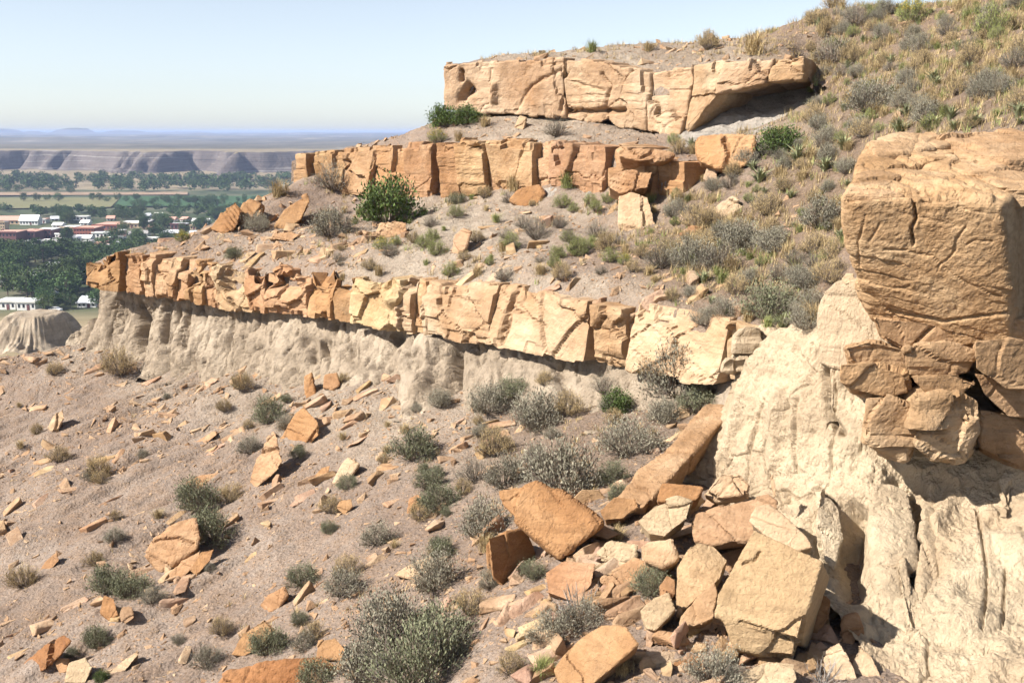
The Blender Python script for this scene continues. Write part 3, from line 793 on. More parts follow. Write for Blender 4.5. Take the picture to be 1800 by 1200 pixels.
# ---- the near outcrop on the right: cap block, knobbly layers, cream clay pedestal
OUT = empty('sandstone_outcrop', P(1650, 800, 17.5))
tag(OUT, 'large sandstone block with knobbly orange layers on a cream clay wall', 'rock outcrop')
capA = PA([(1484,352,17.2),(1600,350,16.9),(1700,350,16.7),(1757,364,16.5),(1768,440,16.7),(1774,520,16.9),(1770,600,17.1),(1690,606,17.3),(1600,592,17.7),(1535,560,18.0),(1518,520,18.1),(1502,440,17.8),(1488,395,17.4),
           (1515,300,18.9),(1530,255,20.4),(1640,252,20.2),(1730,262,19.8),(1830,300,19.0),(1830,560,18.8),(1560,560,20.8),(1540,420,20.8)])
boulder('cap_block', [capA], M['cap'], 701, vox=0.03, amp=.62, bed=(.22, 0, .97), layered=.55, cracks=.22, parent=OUT, tint=(1.02, 1.0, .95), lst=[
  ([(1605,345),(1612,385),(1602,402),(1606,430)],2.6,-.12),([(1640,350),(1625,352)],6,-.10),([(1520,380),(1514,400),(1506,430),(1512,470)],2.2,-.03),([(1545,395),(1538,412),(1528,425)],2.0,-.025),([(1695,400),(1682,422),(1676,445),(1650,470)],2.0,-.03),([(1745,425),(1715,422),(1700,432)],2.0,-.025),([(1555,442),(1590,440),(1640,452),(1700,500),(1760,520)],2.2,-.03),([(1530,500),(1570,507),(1600,503)],2,-.03),
  ([(1640,335),(1560,340),(1495,350)],5,-.12),([(1700,345),(1640,350)],6,-.12),([(1500,330),(1560,335)],5,.06),([(1650,322),(1740,350)],7,.08),([(1540,262),(1630,300),(1700,330)],3,-.06),([(1600,275),(1760,345)],3,-.06),([(1520,290),(1620,330)],3,-.05),([(1680,270),(1800,330)],4,-.08),([(1560,545),(1660,565),(1770,548)],2.6,-.07)])
def top_plate(poly, seed, hi=.13, lo=.14, **k):
    q = np.array([P(u, v, 17.06 + (350 - v) / 95 * 3.4) for u, v in poly])
    return boulder('plate', [np.vstack([q + [0, 0, hi], q - [0, 0, lo]])], M['cap'], seed, vox=.034, amp=.5, bed=(.22, 0, .97), layered=.9, cracks=.5, parent=OUT, rel=0, **k)
top_plate([(1486,345),(1496,331),(1560,318),(1650,325),(1750,343),(1754,353),(1640,346),(1560,344)], 741, .04, .1, tint=(1.05, 1.02, 1.0))
top_plate([(1518,305),(1600,276),(1700,288),(1790,330),(1700,336),(1600,318)], 742, .10, .12, tint=(1.1, 1.1, 1.08))
top_plate([(1528,264),(1580,247),(1640,250),(1668,270),(1600,284),(1540,292)], 743, .16, .2)
top_plate([(1655,264),(1730,252),(1805,250),(1840,300),(1770,304),(1690,284)], 744, .2, .2, tint=(.95, .92, .9))
top_plate([(1505,318),(1535,308),(1580,322),(1560,336),(1510,338)], 745, .12, .12)
top_plate([(1700,318),(1760,312),(1830,330),(1830,352),(1760,346)], 746, .16, .14)

def knob(poly, Y, back, seed, amp=.45, lay=.5, tint=None, m='rust', cr=.7, bed=(0, 0, 1), shrink=.9, drop=0, tilt=(0, 0), vox=.042, lst=None):
    if m == 'rust': m = 'cap'
    return boulder('block', [facet(poly, Y, back, shrink=shrink, drop=drop, tilt=tilt)], M[m], seed, vox=vox, amp=amp, layered=lay, cracks=cr, bed=bed, parent=OUT, tint=tint, rel=1, lst=lst)
knob([(1532,556),(1600,578),(1700,590),(1768,578),(1795,600),(1785,650),(1730,650),(1650,645),(1600,600),(1545,590)], 17.3, 2.6, 711, amp=.35, lay=.3, tint=(1.05, 1.02, 1.0), lst=[([(1600,640),(1612,600),(1640,575)],3,-.1)])
knob([(1740,560),(1835,555),(1835,690),(1775,640),(1758,600)], 17.2, 2.5, 712)
knob([(1482,608),(1530,596),(1590,610),(1600,650),(1575,664),(1520,650),(1490,640)], 17.0, 2.2, 713, amp=.5)
knob([(1474,640),(1520,636),(1590,655),(1600,692),(1560,700),(1500,688),(1476,670)], 16.7, 2.4, 714, amp=.5, tint=(1.0, .96, .9))
knob([(1588,612),(1660,600),(1715,618),(1705,655),(1640,668),(1596,660)], 16.7, 2.4, 715, amp=.5)
knob([(1600,660),(1680,655),(1722,672),(1690,696),(1625,690)], 16.4, 2.0, 716, amp=.5, tint=(1.1, 1.08, 1.05))
knob([(1712,600),(1770,592),(1840,600),(1840,690),(1770,688),(1715,650)], 16.2, 2.6, 717, amp=.4)
knob([(1712,655),(1840,668),(1840,740),(1770,735),(1728,700)], 16.6, 2.4, 718, amp=.5, tint=(.85, .8, .78))
knob([(1524,702),(1570,698),(1612,715),(1612,770),(1590,806),(1545,790),(1520,765)], 16.6, 2.2, 719, amp=.55, lay=1.3, cr=1.2)
knob([(1608,700),(1660,690),(1715,705),(1722,760),(1690,808),(1640,800),(1612,780)], 16.3, 2.2, 720, amp=.75, lay=2.2, cr=1.6, tint=(1.05, 1.08, 1.1))
knob([(1716,715),(1840,735),(1840,840),(1760,810),(1720,790)], 16.8, 2.4, 721, amp=.6, lay=1.6, cr=1.2, tint=(.9, .86, .84))
knob([(1500,600),(1700,600),(1830,620),(1830,800),(1600,790),(1540,760)], 17.9, 2.5, 722, amp=.5, lay=1.0)
knob([(1436,560),(1448,518),(1472,496),(1520,490),(1560,560),(1600,640),(1540,660),(1440,640)], 18.9, 2.4, 723, amp=.5, lay=.3, m='cream', tint=(1.02, .95, .84), cr=.4, tilt=(-.5, -.3))
# pinnacle at the outer end of the pedestal
knob([(1290,590),(1310,570),(1342,572),(1345,640),(1330,700),(1292,655),(1285,630)], 21.6, 1.4, 731, amp=.5, lay=1.2, m='cream', tint=(.95, .88, .76))
knob([(1268,640),(1280,626),(1320,622),(1330,655),(1292,660),(1268,652)], 21.5, 1.2, 732, amp=.6, lay=1.6, m='cream', tint=(.95, .87, .74))

def ped_disp(V, t):
    d = 0.24 * fbm(V, 0.7, 3, 81) + 0.11 * fbm(V, 2.2, 4, 82) + 0.035 * fbm(V, 9, 2, 83)
    d += 0.20 * vn(np.stack([V[:, 0] * 1.1, V[:, 1] * 1.1, V[:, 2] * 0.18], 1), 84) + 0.08 * vn(np.stack([V[:, 0] * 3.3, V[:, 1] * 3.3, V[:, 2] * 0.5], 1), 86)
    d -= 0.12 * np.clip(ridged(np.stack([V[:, 0] * 1.4, V[:, 1] * 1.2, V[:, 2] * 0.25], 1), 1, 2, 85) - .8, 0, 1) * 5 * 0.5
    w = V + 0.35 * fbm(V, 1.4, 3, 87)[:, None]
    _, e, _ = worley(w * np.array([.9, .9, .38]), 88)
    d -= 0.07 * np.exp(-(e / 0.03) ** 2) * sstep(-.1, .3, fbm(V, .6, 2, 89))
    d += .05 * fbm(V, 5.5, 4, 90, .65) + .022 * fbm(V, 17, 3, 91, .65)
    return d
TERR['ped'] = wall('clay_pedestal', [
  [(1325,600,23.5),(1345,580,22.8),(1400,572,21.6),(1450,535,20.6),(1500,530,20),(1580,600,19.2),(1700,640,18.6),(1840,660,18.2)],
  [(1312,615,22.4),(1335,592,21.7),(1400,586,20.4),(1450,562,19.6),(1500,590,19.0),(1580,660,18.4),(1700,700,18),(1840,720,17.6)],
  [(1288,665,21.8),(1310,680,20.8),(1390,690,19.4),(1450,700,18.6),(1520,730,18.0),(1600,770,17.6),(1700,790,17.4),(1840,810,17.0)],
  [(1262,735,21.4),(1290,755,20.3),(1380,770,18.9),(1450,800,18.0),(1530,850,17.1),(1620,880,16.7),(1720,900,16.3),(1840,930,15.6)],
  [(1222,800,21.1),(1260,825,19.9),(1370,850,18.4),(1450,910,17.2),(1530,980,16.1),(1620,1010,15.6),(1730,1040,14.7),(1860,1080,13.8)],
  [(1185,862,20.8),(1250,885,19.4),(1370,930,17.6),(1450,1000,16.2),(1530,1080,14.9),(1620,1140,14.0),(1740,1200,12.9),(1880,1260,12.0)],
  [(1170,900,20.4),(1250,930,18.6),(1370,1000,16.5),(1450,1080,15.0),(1530,1170,13.7),(1620,1240,12.8),(1740,1320,11.6),(1880,1400,10.6)]], 390, 300, M['cream'], ped_disp,
  lst=[([(1500,900),(1494,960),(1500,1030)],20,-.45),([(1612,860),(1616,930),(1612,1000)],17,-.5),([(1600,835),(1570,860)],14,-.2),([(1660,850),(1640,880)],14,-.2),([(1340,700),(1318,800),(1310,860)],2.5,-.07),([(1400,700),(1395,790),(1400,830)],3,-.08),([(1440,860),(1460,880)],6,-.1),([(1450,650),(1455,720),(1480,760)],5,-.2),([(1720,900),(1735,1000),(1725,1100)],3,-.1),([(1770,1000),(1760,1100)],3,-.1),([(1300,700),(1275,800)],9,.12),([(1370,700),(1365,820)],14,.15)])
def buttress(hulls, seed, **k):
    return setting(boulder('clay_buttress', hulls, M['cream'], seed, vox=.038, amp=.75, bed=(.1, 0, 1), layered=.25, cracks=.5, rel=1, **k))
buttress([facet([(1528,850),(1560,842),(1600,858),(1598,930),(1606,1010),(1612,1080),(1590,1120),(1555,1085),(1540,1010),(1530,930)], 15.9, 1.6, tilt=(0, -1.0), shrink=.8)], 751)
buttress([facet([(1432,850),(1470,870),(1488,905),(1478,960),(1466,1005),(1448,985),(1436,930)], 16.5, 1.4, tilt=(.3, -.9), shrink=.8)], 752)
buttress([facet([(1622,880),(1648,900),(1652,980),(1640,1090),(1622,1110),(1612,1040),(1616,950)], 15.6, 1.2, tilt=(.2, -1.1), shrink=.8)], 753)
buttress([facet([(1575,985),(1592,975),(1606,1030),(1612,1100),(1596,1120),(1582,1060)], 14.9, .9, tilt=(0, -.9), shrink=.8)], 754)
buttress([facet([(1548,1090),(1590,1070),(1640,1100),(1655,1150),(1600,1160),(1560,1140)], 14.4, .9, tilt=(0, -.9), shrink=.85)], 755)
buttress([facet([(1752,842),(1768,826),(1782,845),(1780,900),(1760,905)], 16.6, .8, tilt=(0, -.8), shrink=.85)], 756)
# ================================================================== loose rocks
DG = None
def cast(u, v):
    d = Vector(ray(u, v)).normalized()
    ok, loc, nor, _, o, _ = S.ray_cast(DG, Vector((0, 0, 0)), d)
    return (loc, nor, o) if ok else (None, None, None)
bpy.context.view_layer.update()
DG = bpy.context.evaluated_depsgraph_get()
def ground_y(u, v):
    l, n, o = cast(u, v)
    return l.y if l is not None else 30.0
def big(label, poly, back, seed, Y=None, m='sand', tint=None, tilt=(0, 0), slope=(-.3, -.6), drop=None, shrink=.85, amp=.62, lay=.55, cr=.6, bed=(.3, .2, .9), extra=None, vox=None, inset=(0, 0), name='boulder', cat='boulder', lst=None, dy=None, group=None, lift=0.0):
    """a boulder from its visible outline, standing on the ground under its lower edge"""
    a = np.array(poly, float)
    if Y is None:
        k = a[:, 1].argmax()
        Y = ground_y(a[k, 0], min(a[k, 1], 1199) - 2) - 0.05
        Y += pxm(Y) * -slope[1] * (a[k, 1] - a[:, 1].mean()) * .8
    if drop is None: drop = back * 0.25
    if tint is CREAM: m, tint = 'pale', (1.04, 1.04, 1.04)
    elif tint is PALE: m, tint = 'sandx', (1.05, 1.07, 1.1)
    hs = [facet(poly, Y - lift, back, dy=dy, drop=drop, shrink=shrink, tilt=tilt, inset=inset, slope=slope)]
    for e in (extra or []):
        c0, c1 = a.mean(0), np.array(e[0], float).mean(0)
        hs.append(facet(e[0], Y + e[1] + pxm(Y) * (slope[0] * (c1[0] - c0[0]) + slope[1] * (c1[1] - c0[1])), e[2], shrink=.85, drop=e[2] * .2, slope=(slope[0], -.15)))
    sz = pxm(Y) * max(np.ptp(a[:, 0]), np.ptp(a[:, 1]))
    vox = vox or max(0.02, sz / (50 if Y < 19 else 28))
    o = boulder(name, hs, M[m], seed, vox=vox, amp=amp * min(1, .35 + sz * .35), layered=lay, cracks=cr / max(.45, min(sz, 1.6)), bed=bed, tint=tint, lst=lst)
    return tag(o, label, cat, group)
PALE, CREAM, RUSTY = (1.12, 1.2, 1.32), (1.28, 1.42, 1.62), (.95, .88, .82)
# --- pile under the near outcrop (outlines in photo pixels)
big('largest squarish pale sandstone block of the pile, its broad face lit and right side dark', [(1306,965),(1325,930),(1363,955),(1400,966),(1446,987),(1403,1124),(1330,1100),(1258,1082),(1263,1045)], 1.0, 801, Y=14.0, m='pale', tint=(1.03, .97, .88), shrink=.92, inset=(22, -4), amp=.35, cr=.35, extra=[([(1268,1075),(1330,1098),(1404,1122),(1397,1154),(1340,1150),(1292,1136)], .12, .9)], lst=[([(1308,990),(1325,985),(1335,970)],2.5,-.06),([(1300,1092),(1400,1126)],3,-.10)])
big('slanting cream slab leaning against the left of the largest pile block', [(1190,1107),(1196,1082),(1228,1046),(1256,1022),(1262,1040),(1254,1085),(1236,1097)], .6, 802, Y=14.5, tint=PALE, amp=.5)
big('upright pale wedge-shaped boulder in the middle of the pile', [(1224,948),(1256,955),(1282,983),(1267,1018),(1217,1062),(1193,1082),(1184,1049),(1187,994),(1207,963)], .75, 803, Y=15.1, m='pale', tint=(1.12, 1.05, .98), amp=.4, dy=[.2,.3,.3,.1,0,0,.1,.1,.1])
big('cream rounded boulder on top of the pile beside the long rubble-topped block', [(1120,915),(1150,887),(1190,873),(1217,879),(1207,912),(1168,943),(1140,938)], .8, 804, Y=16.7, tint=CREAM, amp=.45)
big('long grey-tan block with small rubble lying on its top', [(1217,925),(1222,905),(1300,890),(1350,868),(1366,880),(1364,930),(1320,950),(1250,958),(1222,950)], .9, 805, Y=16.5, tint=(1.0, 1.06, 1.14), amp=.5, lay=.8)
big('curved tan slab arching behind the largest pile block', [(1316,915),(1332,890),(1352,888),(1378,905),(1420,945),(1428,962),(1390,972),(1362,956),(1345,925)], .6, 806, Y=15.3, amp=.3, tint=PALE)
big('small squared tan block wedged between the pale wedge and the rubble', [(1125,960),(1142,952),(1180,950),(1190,982),(1165,996),(1133,985)], .6, 807, Y=16.0, tint=PALE)
big('knobbly tan boulder with rounded hollows left of the upright pale wedge', [(1060,1018),(1095,995),(1115,978),(1140,990),(1158,1012),(1150,1032),(1105,1036),(1070,1028)], .6, 808, Y=16.2, amp=.8, cr=1.2)
big('cream angular boulder below the upright pale wedge', [(1124,1072),(1150,1050),(1175,1040),(1187,1070),(1152,1108),(1135,1104)], .55, 809, Y=14.6, tint=CREAM)
big('smooth pinkish block with a flat tilted face near the bare branches', [(957,1005),(990,985),(1047,990),(1040,1028),(1012,1060),(962,1042)], .7, 810, Y=16.4, tint=(1.06, 1.02, 1.05), amp=.3)
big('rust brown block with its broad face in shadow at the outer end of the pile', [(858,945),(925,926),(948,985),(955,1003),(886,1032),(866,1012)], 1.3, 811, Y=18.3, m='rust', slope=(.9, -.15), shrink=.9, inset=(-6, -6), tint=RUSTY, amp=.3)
big('rust brown tilted slab with parallel cracks propped on the dark-faced block', [(876,862),(942,850),(985,866),(1062,916),(1040,925),(1000,958),(985,978),(930,928),(880,885)], .55, 812, Y=18.0, m='rust', tint=RUSTY, amp=.45, bed=(.7, 0, .7), lay=1.2)
big('brown boulder at the foot of the long red leaning slab', [(1055,898),(1080,873),(1118,874),(1126,892),(1094,912),(1062,914)], .6, 813, Y=18.6, m='rust')
big('low brown block in front of the clay pedestal foot', [(1155,880),(1164,849),(1200,851),(1236,857),(1224,878),(1190,884)], .6, 814, Y=18.0, m='rust', tint=RUSTY)
big('brown cavernous stone leaning on the clay pedestal above the pile', [(1240,862),(1268,830),(1300,828),(1322,850),(1318,868),(1262,874)], .6, 815, Y=17.8, tint=PALE, amp=.8)
big('big rust boulder with a curved shaded front at the bottom centre', [(976,1178),(1008,1126),(1058,1096),(1100,1100),(1122,1132),(1098,1150),(1055,1180),(1028,1215),(990,1215)], .9, 816, Y=13.8, m='rust', tilt=(-.3, 0), amp=.4)
big('thin brown plate standing on edge below the pile', [(1178,1164),(1232,1150),(1238,1188),(1192,1200)], .16, 817, Y=13.7, m='rust', tint=(.8, .72, .68), name='flat_rock', cat='rock slab')
big('yellowish flat boulder at the bottom edge under the largest pile block', [(1290,1200),(1300,1184),(1350,1160),(1396,1166),(1402,1194),(1380,1215),(1310,1215)], .7, 818, Y=13.2, tint=CREAM, amp=.5)
big('tan boulder half in shadow at the bottom right of the pile', [(1442,1142),(1475,1128),(1500,1165),(1508,1192),(1480,1205),(1452,1178)], .6, 819, Y=13.5, tint=PALE)
big('brown pointed stone standing in the shadow behind the pile', [(1478,1112),(1486,1084),(1505,1078),(1514,1108),(1500,1135),(1480,1130)], .5, 820, Y=14.3)
big('rounded grey-tan stone in the shadow at the foot of the clay fin', [(1490,1180),(1510,1130),(1535,1150),(1555,1195),(1530,1215),(1500,1212)], .6, 821, Y=13.5, tint=PALE)
big('small stone in the shaded hollow under the clay pedestal', [(1566,1180),(1580,1163),(1600,1168),(1602,1188),(1580,1195)], .35, 822, Y=13.6, tint=PALE)
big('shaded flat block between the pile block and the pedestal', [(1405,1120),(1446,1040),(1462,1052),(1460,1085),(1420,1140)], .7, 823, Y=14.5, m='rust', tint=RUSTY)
big('tan block buried low beside the dark-faced block', [(902,1020),(935,1000),(960,1005),(955,1030),(925,1042)], .5, 824, Y=17.9)
big('grey slab lying between the cream boulder and the tilted slab', [(1030,935),(1060,920),(1092,938),(1068,948)], .3, 825, Y=18.0, tint=(.85, .9, .98), name='flat_rock', cat='rock slab')
big('crumbly cream stone above the knobbly hollowed boulder', [(1052,970),(1075,952),(1120,958),(1118,980),(1080,990),(1056,985)], .5, 826, Y=17.2, tint=CREAM, amp=.8, cr=1.4)
big('dark stone tucked under the upright pale wedge', [(1160,1030),(1172,1010),(1188,1018),(1186,1045),(1168,1050)], .4, 827, Y=15.2)
big('little ledge of stacked plates below the cream slab', [(1140,1120),(1160,1112),(1200,1118),(1210,1128),(1170,1136),(1148,1134)], .45, 828, Y=14.2, lay=1.5)
big('narrow grey post of stone standing by the rubble-topped block', [(1354,835),(1360,832),(1366,872),(1358,876)], .2, 829, Y=17.3, tint=PALE)
# the long red slab leaning on the pedestal
rs = PA([(1056,900,18.9),(1130,892,18.5),(1246,706,22.0),(1296,712,21.6)])
rs = np.vstack([rs, rs + np.array([.12, .45, -.42])])
tag(boulder('leaning_rock', [rs], M['cap'], 830, vox=.03, amp=.6, bed=(-.5, -.2, .7), layered=.5, cracks=.3, tint=(.9, .86, .84), rel=1), 'long smooth reddish slab leaning diagonally against the cream clay pedestal', 'rock slab')
# --- boulders down the open slope
big('tan upright boulder beside the dark green sage on the slope', [(494,772),(520,728),(534,714),(560,742),(562,765),(545,779),(515,780)], .9, 840, m='rust', tint=(1, .95, .9), tilt=(-.6, 0))
big('tall leaning slab of two pieces below the tan upright boulder', [(434,848),(450,800),(470,765),(485,760),(499,810),(488,825),(448,862)], .5, 841, tilt=(-.5, 0), lst=[([(455,796),(490,788)],2,-.12)])
big('broad tan slab split by a crack amid the slope', [(258,975),(275,945),(310,920),(345,908),(352,945),(345,965),(300,985),(282,1006)], .7, 842, lst=[([(270,950),(310,945),(340,955)],2,-.1)])
big('long wedge broken off beneath the broad split slab', [(284,1020),(320,985),(352,966),(352,985),(325,1012),(300,1024)], .5, 843, tilt=(-.3, 0))
big('small rust wedge at the right end of the broad split slab', [(332,1000),(352,968),(378,962),(370,985),(345,1014)], .4, 844, m='rust', tint=RUSTY)
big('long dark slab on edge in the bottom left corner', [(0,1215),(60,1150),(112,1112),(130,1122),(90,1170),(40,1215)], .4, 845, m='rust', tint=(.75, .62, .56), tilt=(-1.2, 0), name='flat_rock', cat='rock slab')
big('cream block at the bottom left beside the long dark slab', [(114,1198),(122,1165),(150,1156),(162,1172),(150,1200)], .5, 846, tint=CREAM)
big('small tan cube-like stone on the long dark slab', [(97,1165),(104,1155),(122,1156),(124,1180),(104,1184)], .4, 847)
big('flat pale slab pointing down slope near the bottom left', [(190,1182),(215,1160),(242,1140),(246,1148),(220,1178),(200,1184)], .25, 848, tint=PALE, name='flat_rock', cat='rock slab')
big('tan slab standing out of the slope above the bottom sagebrush', [(446,1072),(470,1045),(500,1032),(505,1045),(490,1068),(470,1078)], .5, 849, tilt=(-.4, 0))
big('wide rust slab dipping towards the left below the bare soil strip', [(405,1150),(425,1110),(465,1084),(488,1104),(470,1130),(430,1154)], .5, 850, m='rust')
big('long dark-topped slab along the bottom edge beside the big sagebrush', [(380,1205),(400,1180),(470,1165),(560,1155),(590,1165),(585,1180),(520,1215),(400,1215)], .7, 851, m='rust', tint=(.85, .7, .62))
big('squared rust block at the right end of the long dark-topped slab', [(556,1155),(560,1124),(590,1120),(608,1140),(600,1160)], .5, 852, m='rust')
big('pointed grey-topped slab casting shade near the green sage', [(584,848),(600,820),(612,805),(632,815),(610,845),(592,852)], .4, 853, tint=PALE)
big('dark tilted plate left of the pointed grey-topped slab', [(552,835),(565,820),(580,818),(576,835),(558,844)], .3, 854, m='rust', tint=RUSTY)
big('rusty slab tilted in the middle of the slope', [(590,892),(600,878),(618,876),(620,890),(605,905)], .3, 855, m='rust')
big('folded brown rock with a shaded cleft under the left sagebrush', [(174,1075),(182,1045),(200,1050),(208,1080),(190,1092)], .5, 856, m='rust', tint=RUSTY)
big('grey rounded stone beside the folded brown rock', [(208,1085),(215,1066),(232,1065),(236,1085),(220,1097)], .45, 857, tint=(.8, .85, .92))
big('stack of two long thin slabs below the dry shrub', [(318,856),(350,838),(430,822),(428,838),(370,856),(335,862)], .4, 858, name='flat_rock', cat='rock slab', lay=1.4)
big('tan rock tower breaking through the talus under the clay cliff', [(538,700),(535,662),(548,655),(552,685),(556,700)], .5, 859, m='rust', tint=RUSTY)
big('fractured grey-tan rock at the foot of the clay cliff', [(570,680),(572,660),(592,655),(598,676),(585,685)], .5, 860)
big('pale pointed slab lying far up the open left slope', [(84,752),(95,730),(110,718),(114,735),(100,762)], .35, 861, tint=PALE)
big('orange bent plate on the far left of the slope', [(62,1010),(80,985),(100,970),(104,985),(85,1005)], .25, 862)
big('tan block lying on the slope next to the olive sage', [(715,905),(718,875),(735,868),(748,880),(740,905)], .5, 863, tint=(1.1, 1, .9))
big('flat wide slab in the foreground talus', [(690,1010),(735,985),(790,975),(775,995),(730,1018)], .3, 864, tint=PALE, name='flat_rock', cat='rock slab')
big('orange block half buried above the big sagebrush', [(660,1078),(672,1050),(690,1045),(700,1065),(690,1085)], .5, 865, m='rust')
# --- rocks of the bench and hillside
big('orange block with a pale left face sitting on the grassy hillside', [(1220,262),(1224,238),(1270,236),(1330,236),(1322,280),(1300,298),(1262,296),(1230,285)], 1.6, 870, m='rust', tint=(1.15, 1.12, 1.1), tilt=(-.2, 0), lst=[([(1272,245),(1282,270),(1276,294)],3,-.25)], amp=.6)
big('pale round stone just below the orange hillside block', [(1236,315),(1242,296),(1258,296),(1262,318),(1250,328)], .6, 871, tint=(1.2, 1.4, 1.7))
big('fractured cream rock among grass on the hillside', [(1250,372),(1270,352),(1290,345),(1308,362),(1300,380),(1265,386)], .8, 872, tint=PALE, amp=1, cr=1.6)
big('low brown rock in the grass below the fractured cream rock', [(1195,410),(1215,395),(1238,398),(1235,415),(1205,422)], .7, 873)
big('white slab standing out of the clay slope', [(792,444),(800,415),(815,402),(828,408),(820,435),(805,448)], .5, 874, tint=(1.3, 1.5, 1.8), tilt=(-.8, 0))
big('brown flat slab lying below the ledge columns', [(896,352),(912,335),(948,325),(958,340),(945,360),(915,364)], 1.0, 875, m='rust', tint=RUSTY)
big('steep jagged slab tilted left on the bench crest', [(370,402),(388,375),(412,355),(425,370),(415,400),(395,412)], .9, 876, m='rust', tint=RUSTY, lay=1.2, bed=(.7, 0, .7))
big('second jagged slab beside it on the bench crest, with a pointed top', [(418,385),(428,358),(440,352),(462,362),(452,392),(430,402)], .9, 877, m='rust', lay=1.2, bed=(.7, 0, .7))
big('layered tilted slab below the tip of the column ledge', [(482,400),(500,370),(538,340),(545,352),(530,385),(505,404)], .9, 878, m='rust', lay=1.4, bed=(.7, 0, .7))
big('tan leaning slab on the bench left of the green bush', [(470,420),(485,408),(510,404),(530,412),(510,425)], .6, 879)
big('small rocks heap of slabs under the green bush', [(655,412),(668,392),(690,388),(715,390),(712,412),(685,418)], .8, 880, cr=1.6, amp=1)
big('upper broken plate capping the rocky nose', [(1085,275),(1100,262),(1150,264),(1190,270),(1170,280),(1120,284)], 1.6, 881, Y=39.6)
big('tan leaning block on the face of the rocky nose', [(1065,330),(1078,300),(1110,296),(1150,300),(1140,330),(1090,342)], 1.4, 882, Y=39.6, lay=.8)
big('pale upright fin at the bottom of the rocky nose', [(1088,398),(1085,345),(1110,335),(1140,345),(1155,400),(1130,425),(1108,412)], 1.2, 883, Y=38.2, tint=PALE)
big('rounded tan stone to the right of the rocky nose', [(1150,322),(1158,310),(1172,312),(1174,325),(1160,330)], .6, 884)
big('small pale boulder left of the near outcrop in the grass', [(1478,490),(1488,478),(1502,480),(1500,496),(1486,500)], .5, 885, tint=CREAM)
big('pale slab on the clay below the top ledge', [(905,225),(915,205),(925,208),(920,228)], .6, 886, tint=PALE)
# ================================================================== scattered slabs and rubble
rng = np.random.default_rng(7)
REG = []
def slab_shape(seed, flat=0.3, n=16, bevel=True):
    r = np.random.default_rng(seed)
    p = r.uniform(-1, 1, (n, 3))
    p = np.sign(p) * np.abs(p) ** 0.55
    p *= np.array([.5, .5 * r.uniform(.5, .95), .5 * flat * r.uniform(.7, 1.3)])
    bm = bmesh.new()
    for q in p: bm.verts.new(q)
    g = bmesh.ops.convex_hull(bm, input=bm.verts)
    bmesh.ops.delete(bm, geom=list({x for x in g['geom_interior'] + g['geom_unused'] if isinstance(x, bmesh.types.BMVert)}), context='VERTS')
    if bevel:
        bmesh.ops.dissolve_limit(bm, angle_limit=R(14), verts=bm.verts, edges=bm.edges)
        bmesh.ops.bevel(bm, geom=list(bm.edges), offset=0.022, segments=1, affect='EDGES', profile=0.6)
    bmesh.ops.triangulate(bm, faces=bm.faces)
    bmesh.ops.recalc_face_normals(bm, faces=bm.faces)
    V = np.array([v.co[:] for v in bm.verts]); F = np.array([[v.index for v in f.verts] for f in bm.faces])
    bm.free()
    return V, F
bigshapes = [slab_shape(50 + i, [.22, .3, .4, .55, .8][i % 5], 14 + i % 4) for i in range(15)]
chipshapes = [slab_shape(90 + i, [.25, .35, .5, .7][i % 4], 8, False) for i in range(12)]
def frames(nrm, rngl, tilt, yaw0=None, yawsd=3.0):
    """orthonormal frames (n,3,3) around ground normals, long axis near yaw0"""
    n = len(nrm)
    nn = nrm + rngl.normal(0, tilt, (n, 3))
    nn /= np.linalg.norm(nn, axis=1, keepdims=True)
    yaw = rngl.uniform(0, 6.283, n) if yaw0 is None else yaw0 + rngl.normal(0, yawsd, n)
    a = np.stack([np.cos(yaw), np.sin(yaw), 0 * yaw], 1)
    a -= nn * (a * nn).sum(1, keepdims=True)
    a /= np.linalg.norm(a, axis=1, keepdims=True)
    b = np.cross(nn, a)
    return np.stack([a, b, nn], 2)
def sample_sheet(hf, n, dens, box=None):
    x0, x1, y0, y1 = box or (hf.xs[0], hf.xs[-1], hf.ys[0], hf.ys[-1])
    x = rng.uniform(x0, x1, n); y = rng.uniform(y0, y1, n)
    k = hf.ok(x, y)
    x, y = x[k], y[k]
    z = hf.z(x, y)
    V = np.stack([x, y, z], 1)
    u, v = project(V)
    inv = (u > -160) & (u < 1960) & (v < 1380) & (y > 6)
    V, u, v = V[inv], u[inv], v[inv]
    k = rng.uniform(0, 1, len(V)) < dens(V, u, v)
    return V[k], u[k], v[k]
def pblob(u, v, lst):
    o = np.zeros(len(u))
    for a, b, ru, rv, s in lst:
        o = np.maximum(o, s * np.exp(-(((u - a) / ru) ** 2 + ((v - b) / rv) ** 2)))
    return o
def dens_low(V, u, v):
    al, ac = V[:, 0] * rdir[0] + V[:, 1] * rdir[1], V[:, 0] * edir[0] + V[:, 1] * edir[1]
    st = fbm(np.stack([ac * 0.55, al * 0.10, 0 * al], 1), 1, 3, 71)
    pt = fbm(V, 0.5, 3, 72)
    d = np.clip(0.34 + 1.2 * st + 0.5 * pt, 0.08, 1)
    return np.clip(np.maximum(d * .75, pblob(u, v, [(720,1060,260,160,.75),(1150,1060,260,140,1.),(600,740,160,60,.7),(740,770,120,50,.8),(130,650,140,40,.7),(480,850,90,60,.8),(330,930,110,50,.6),(560,1000,220,70,.6)])), 0, 1) * (1 - 0.85 * pblob(u, v, [(560,960,110,55,1.),(100,700,80,40,.6),(420,1010,60,45,.9),(690,880,50,45,.7)]))
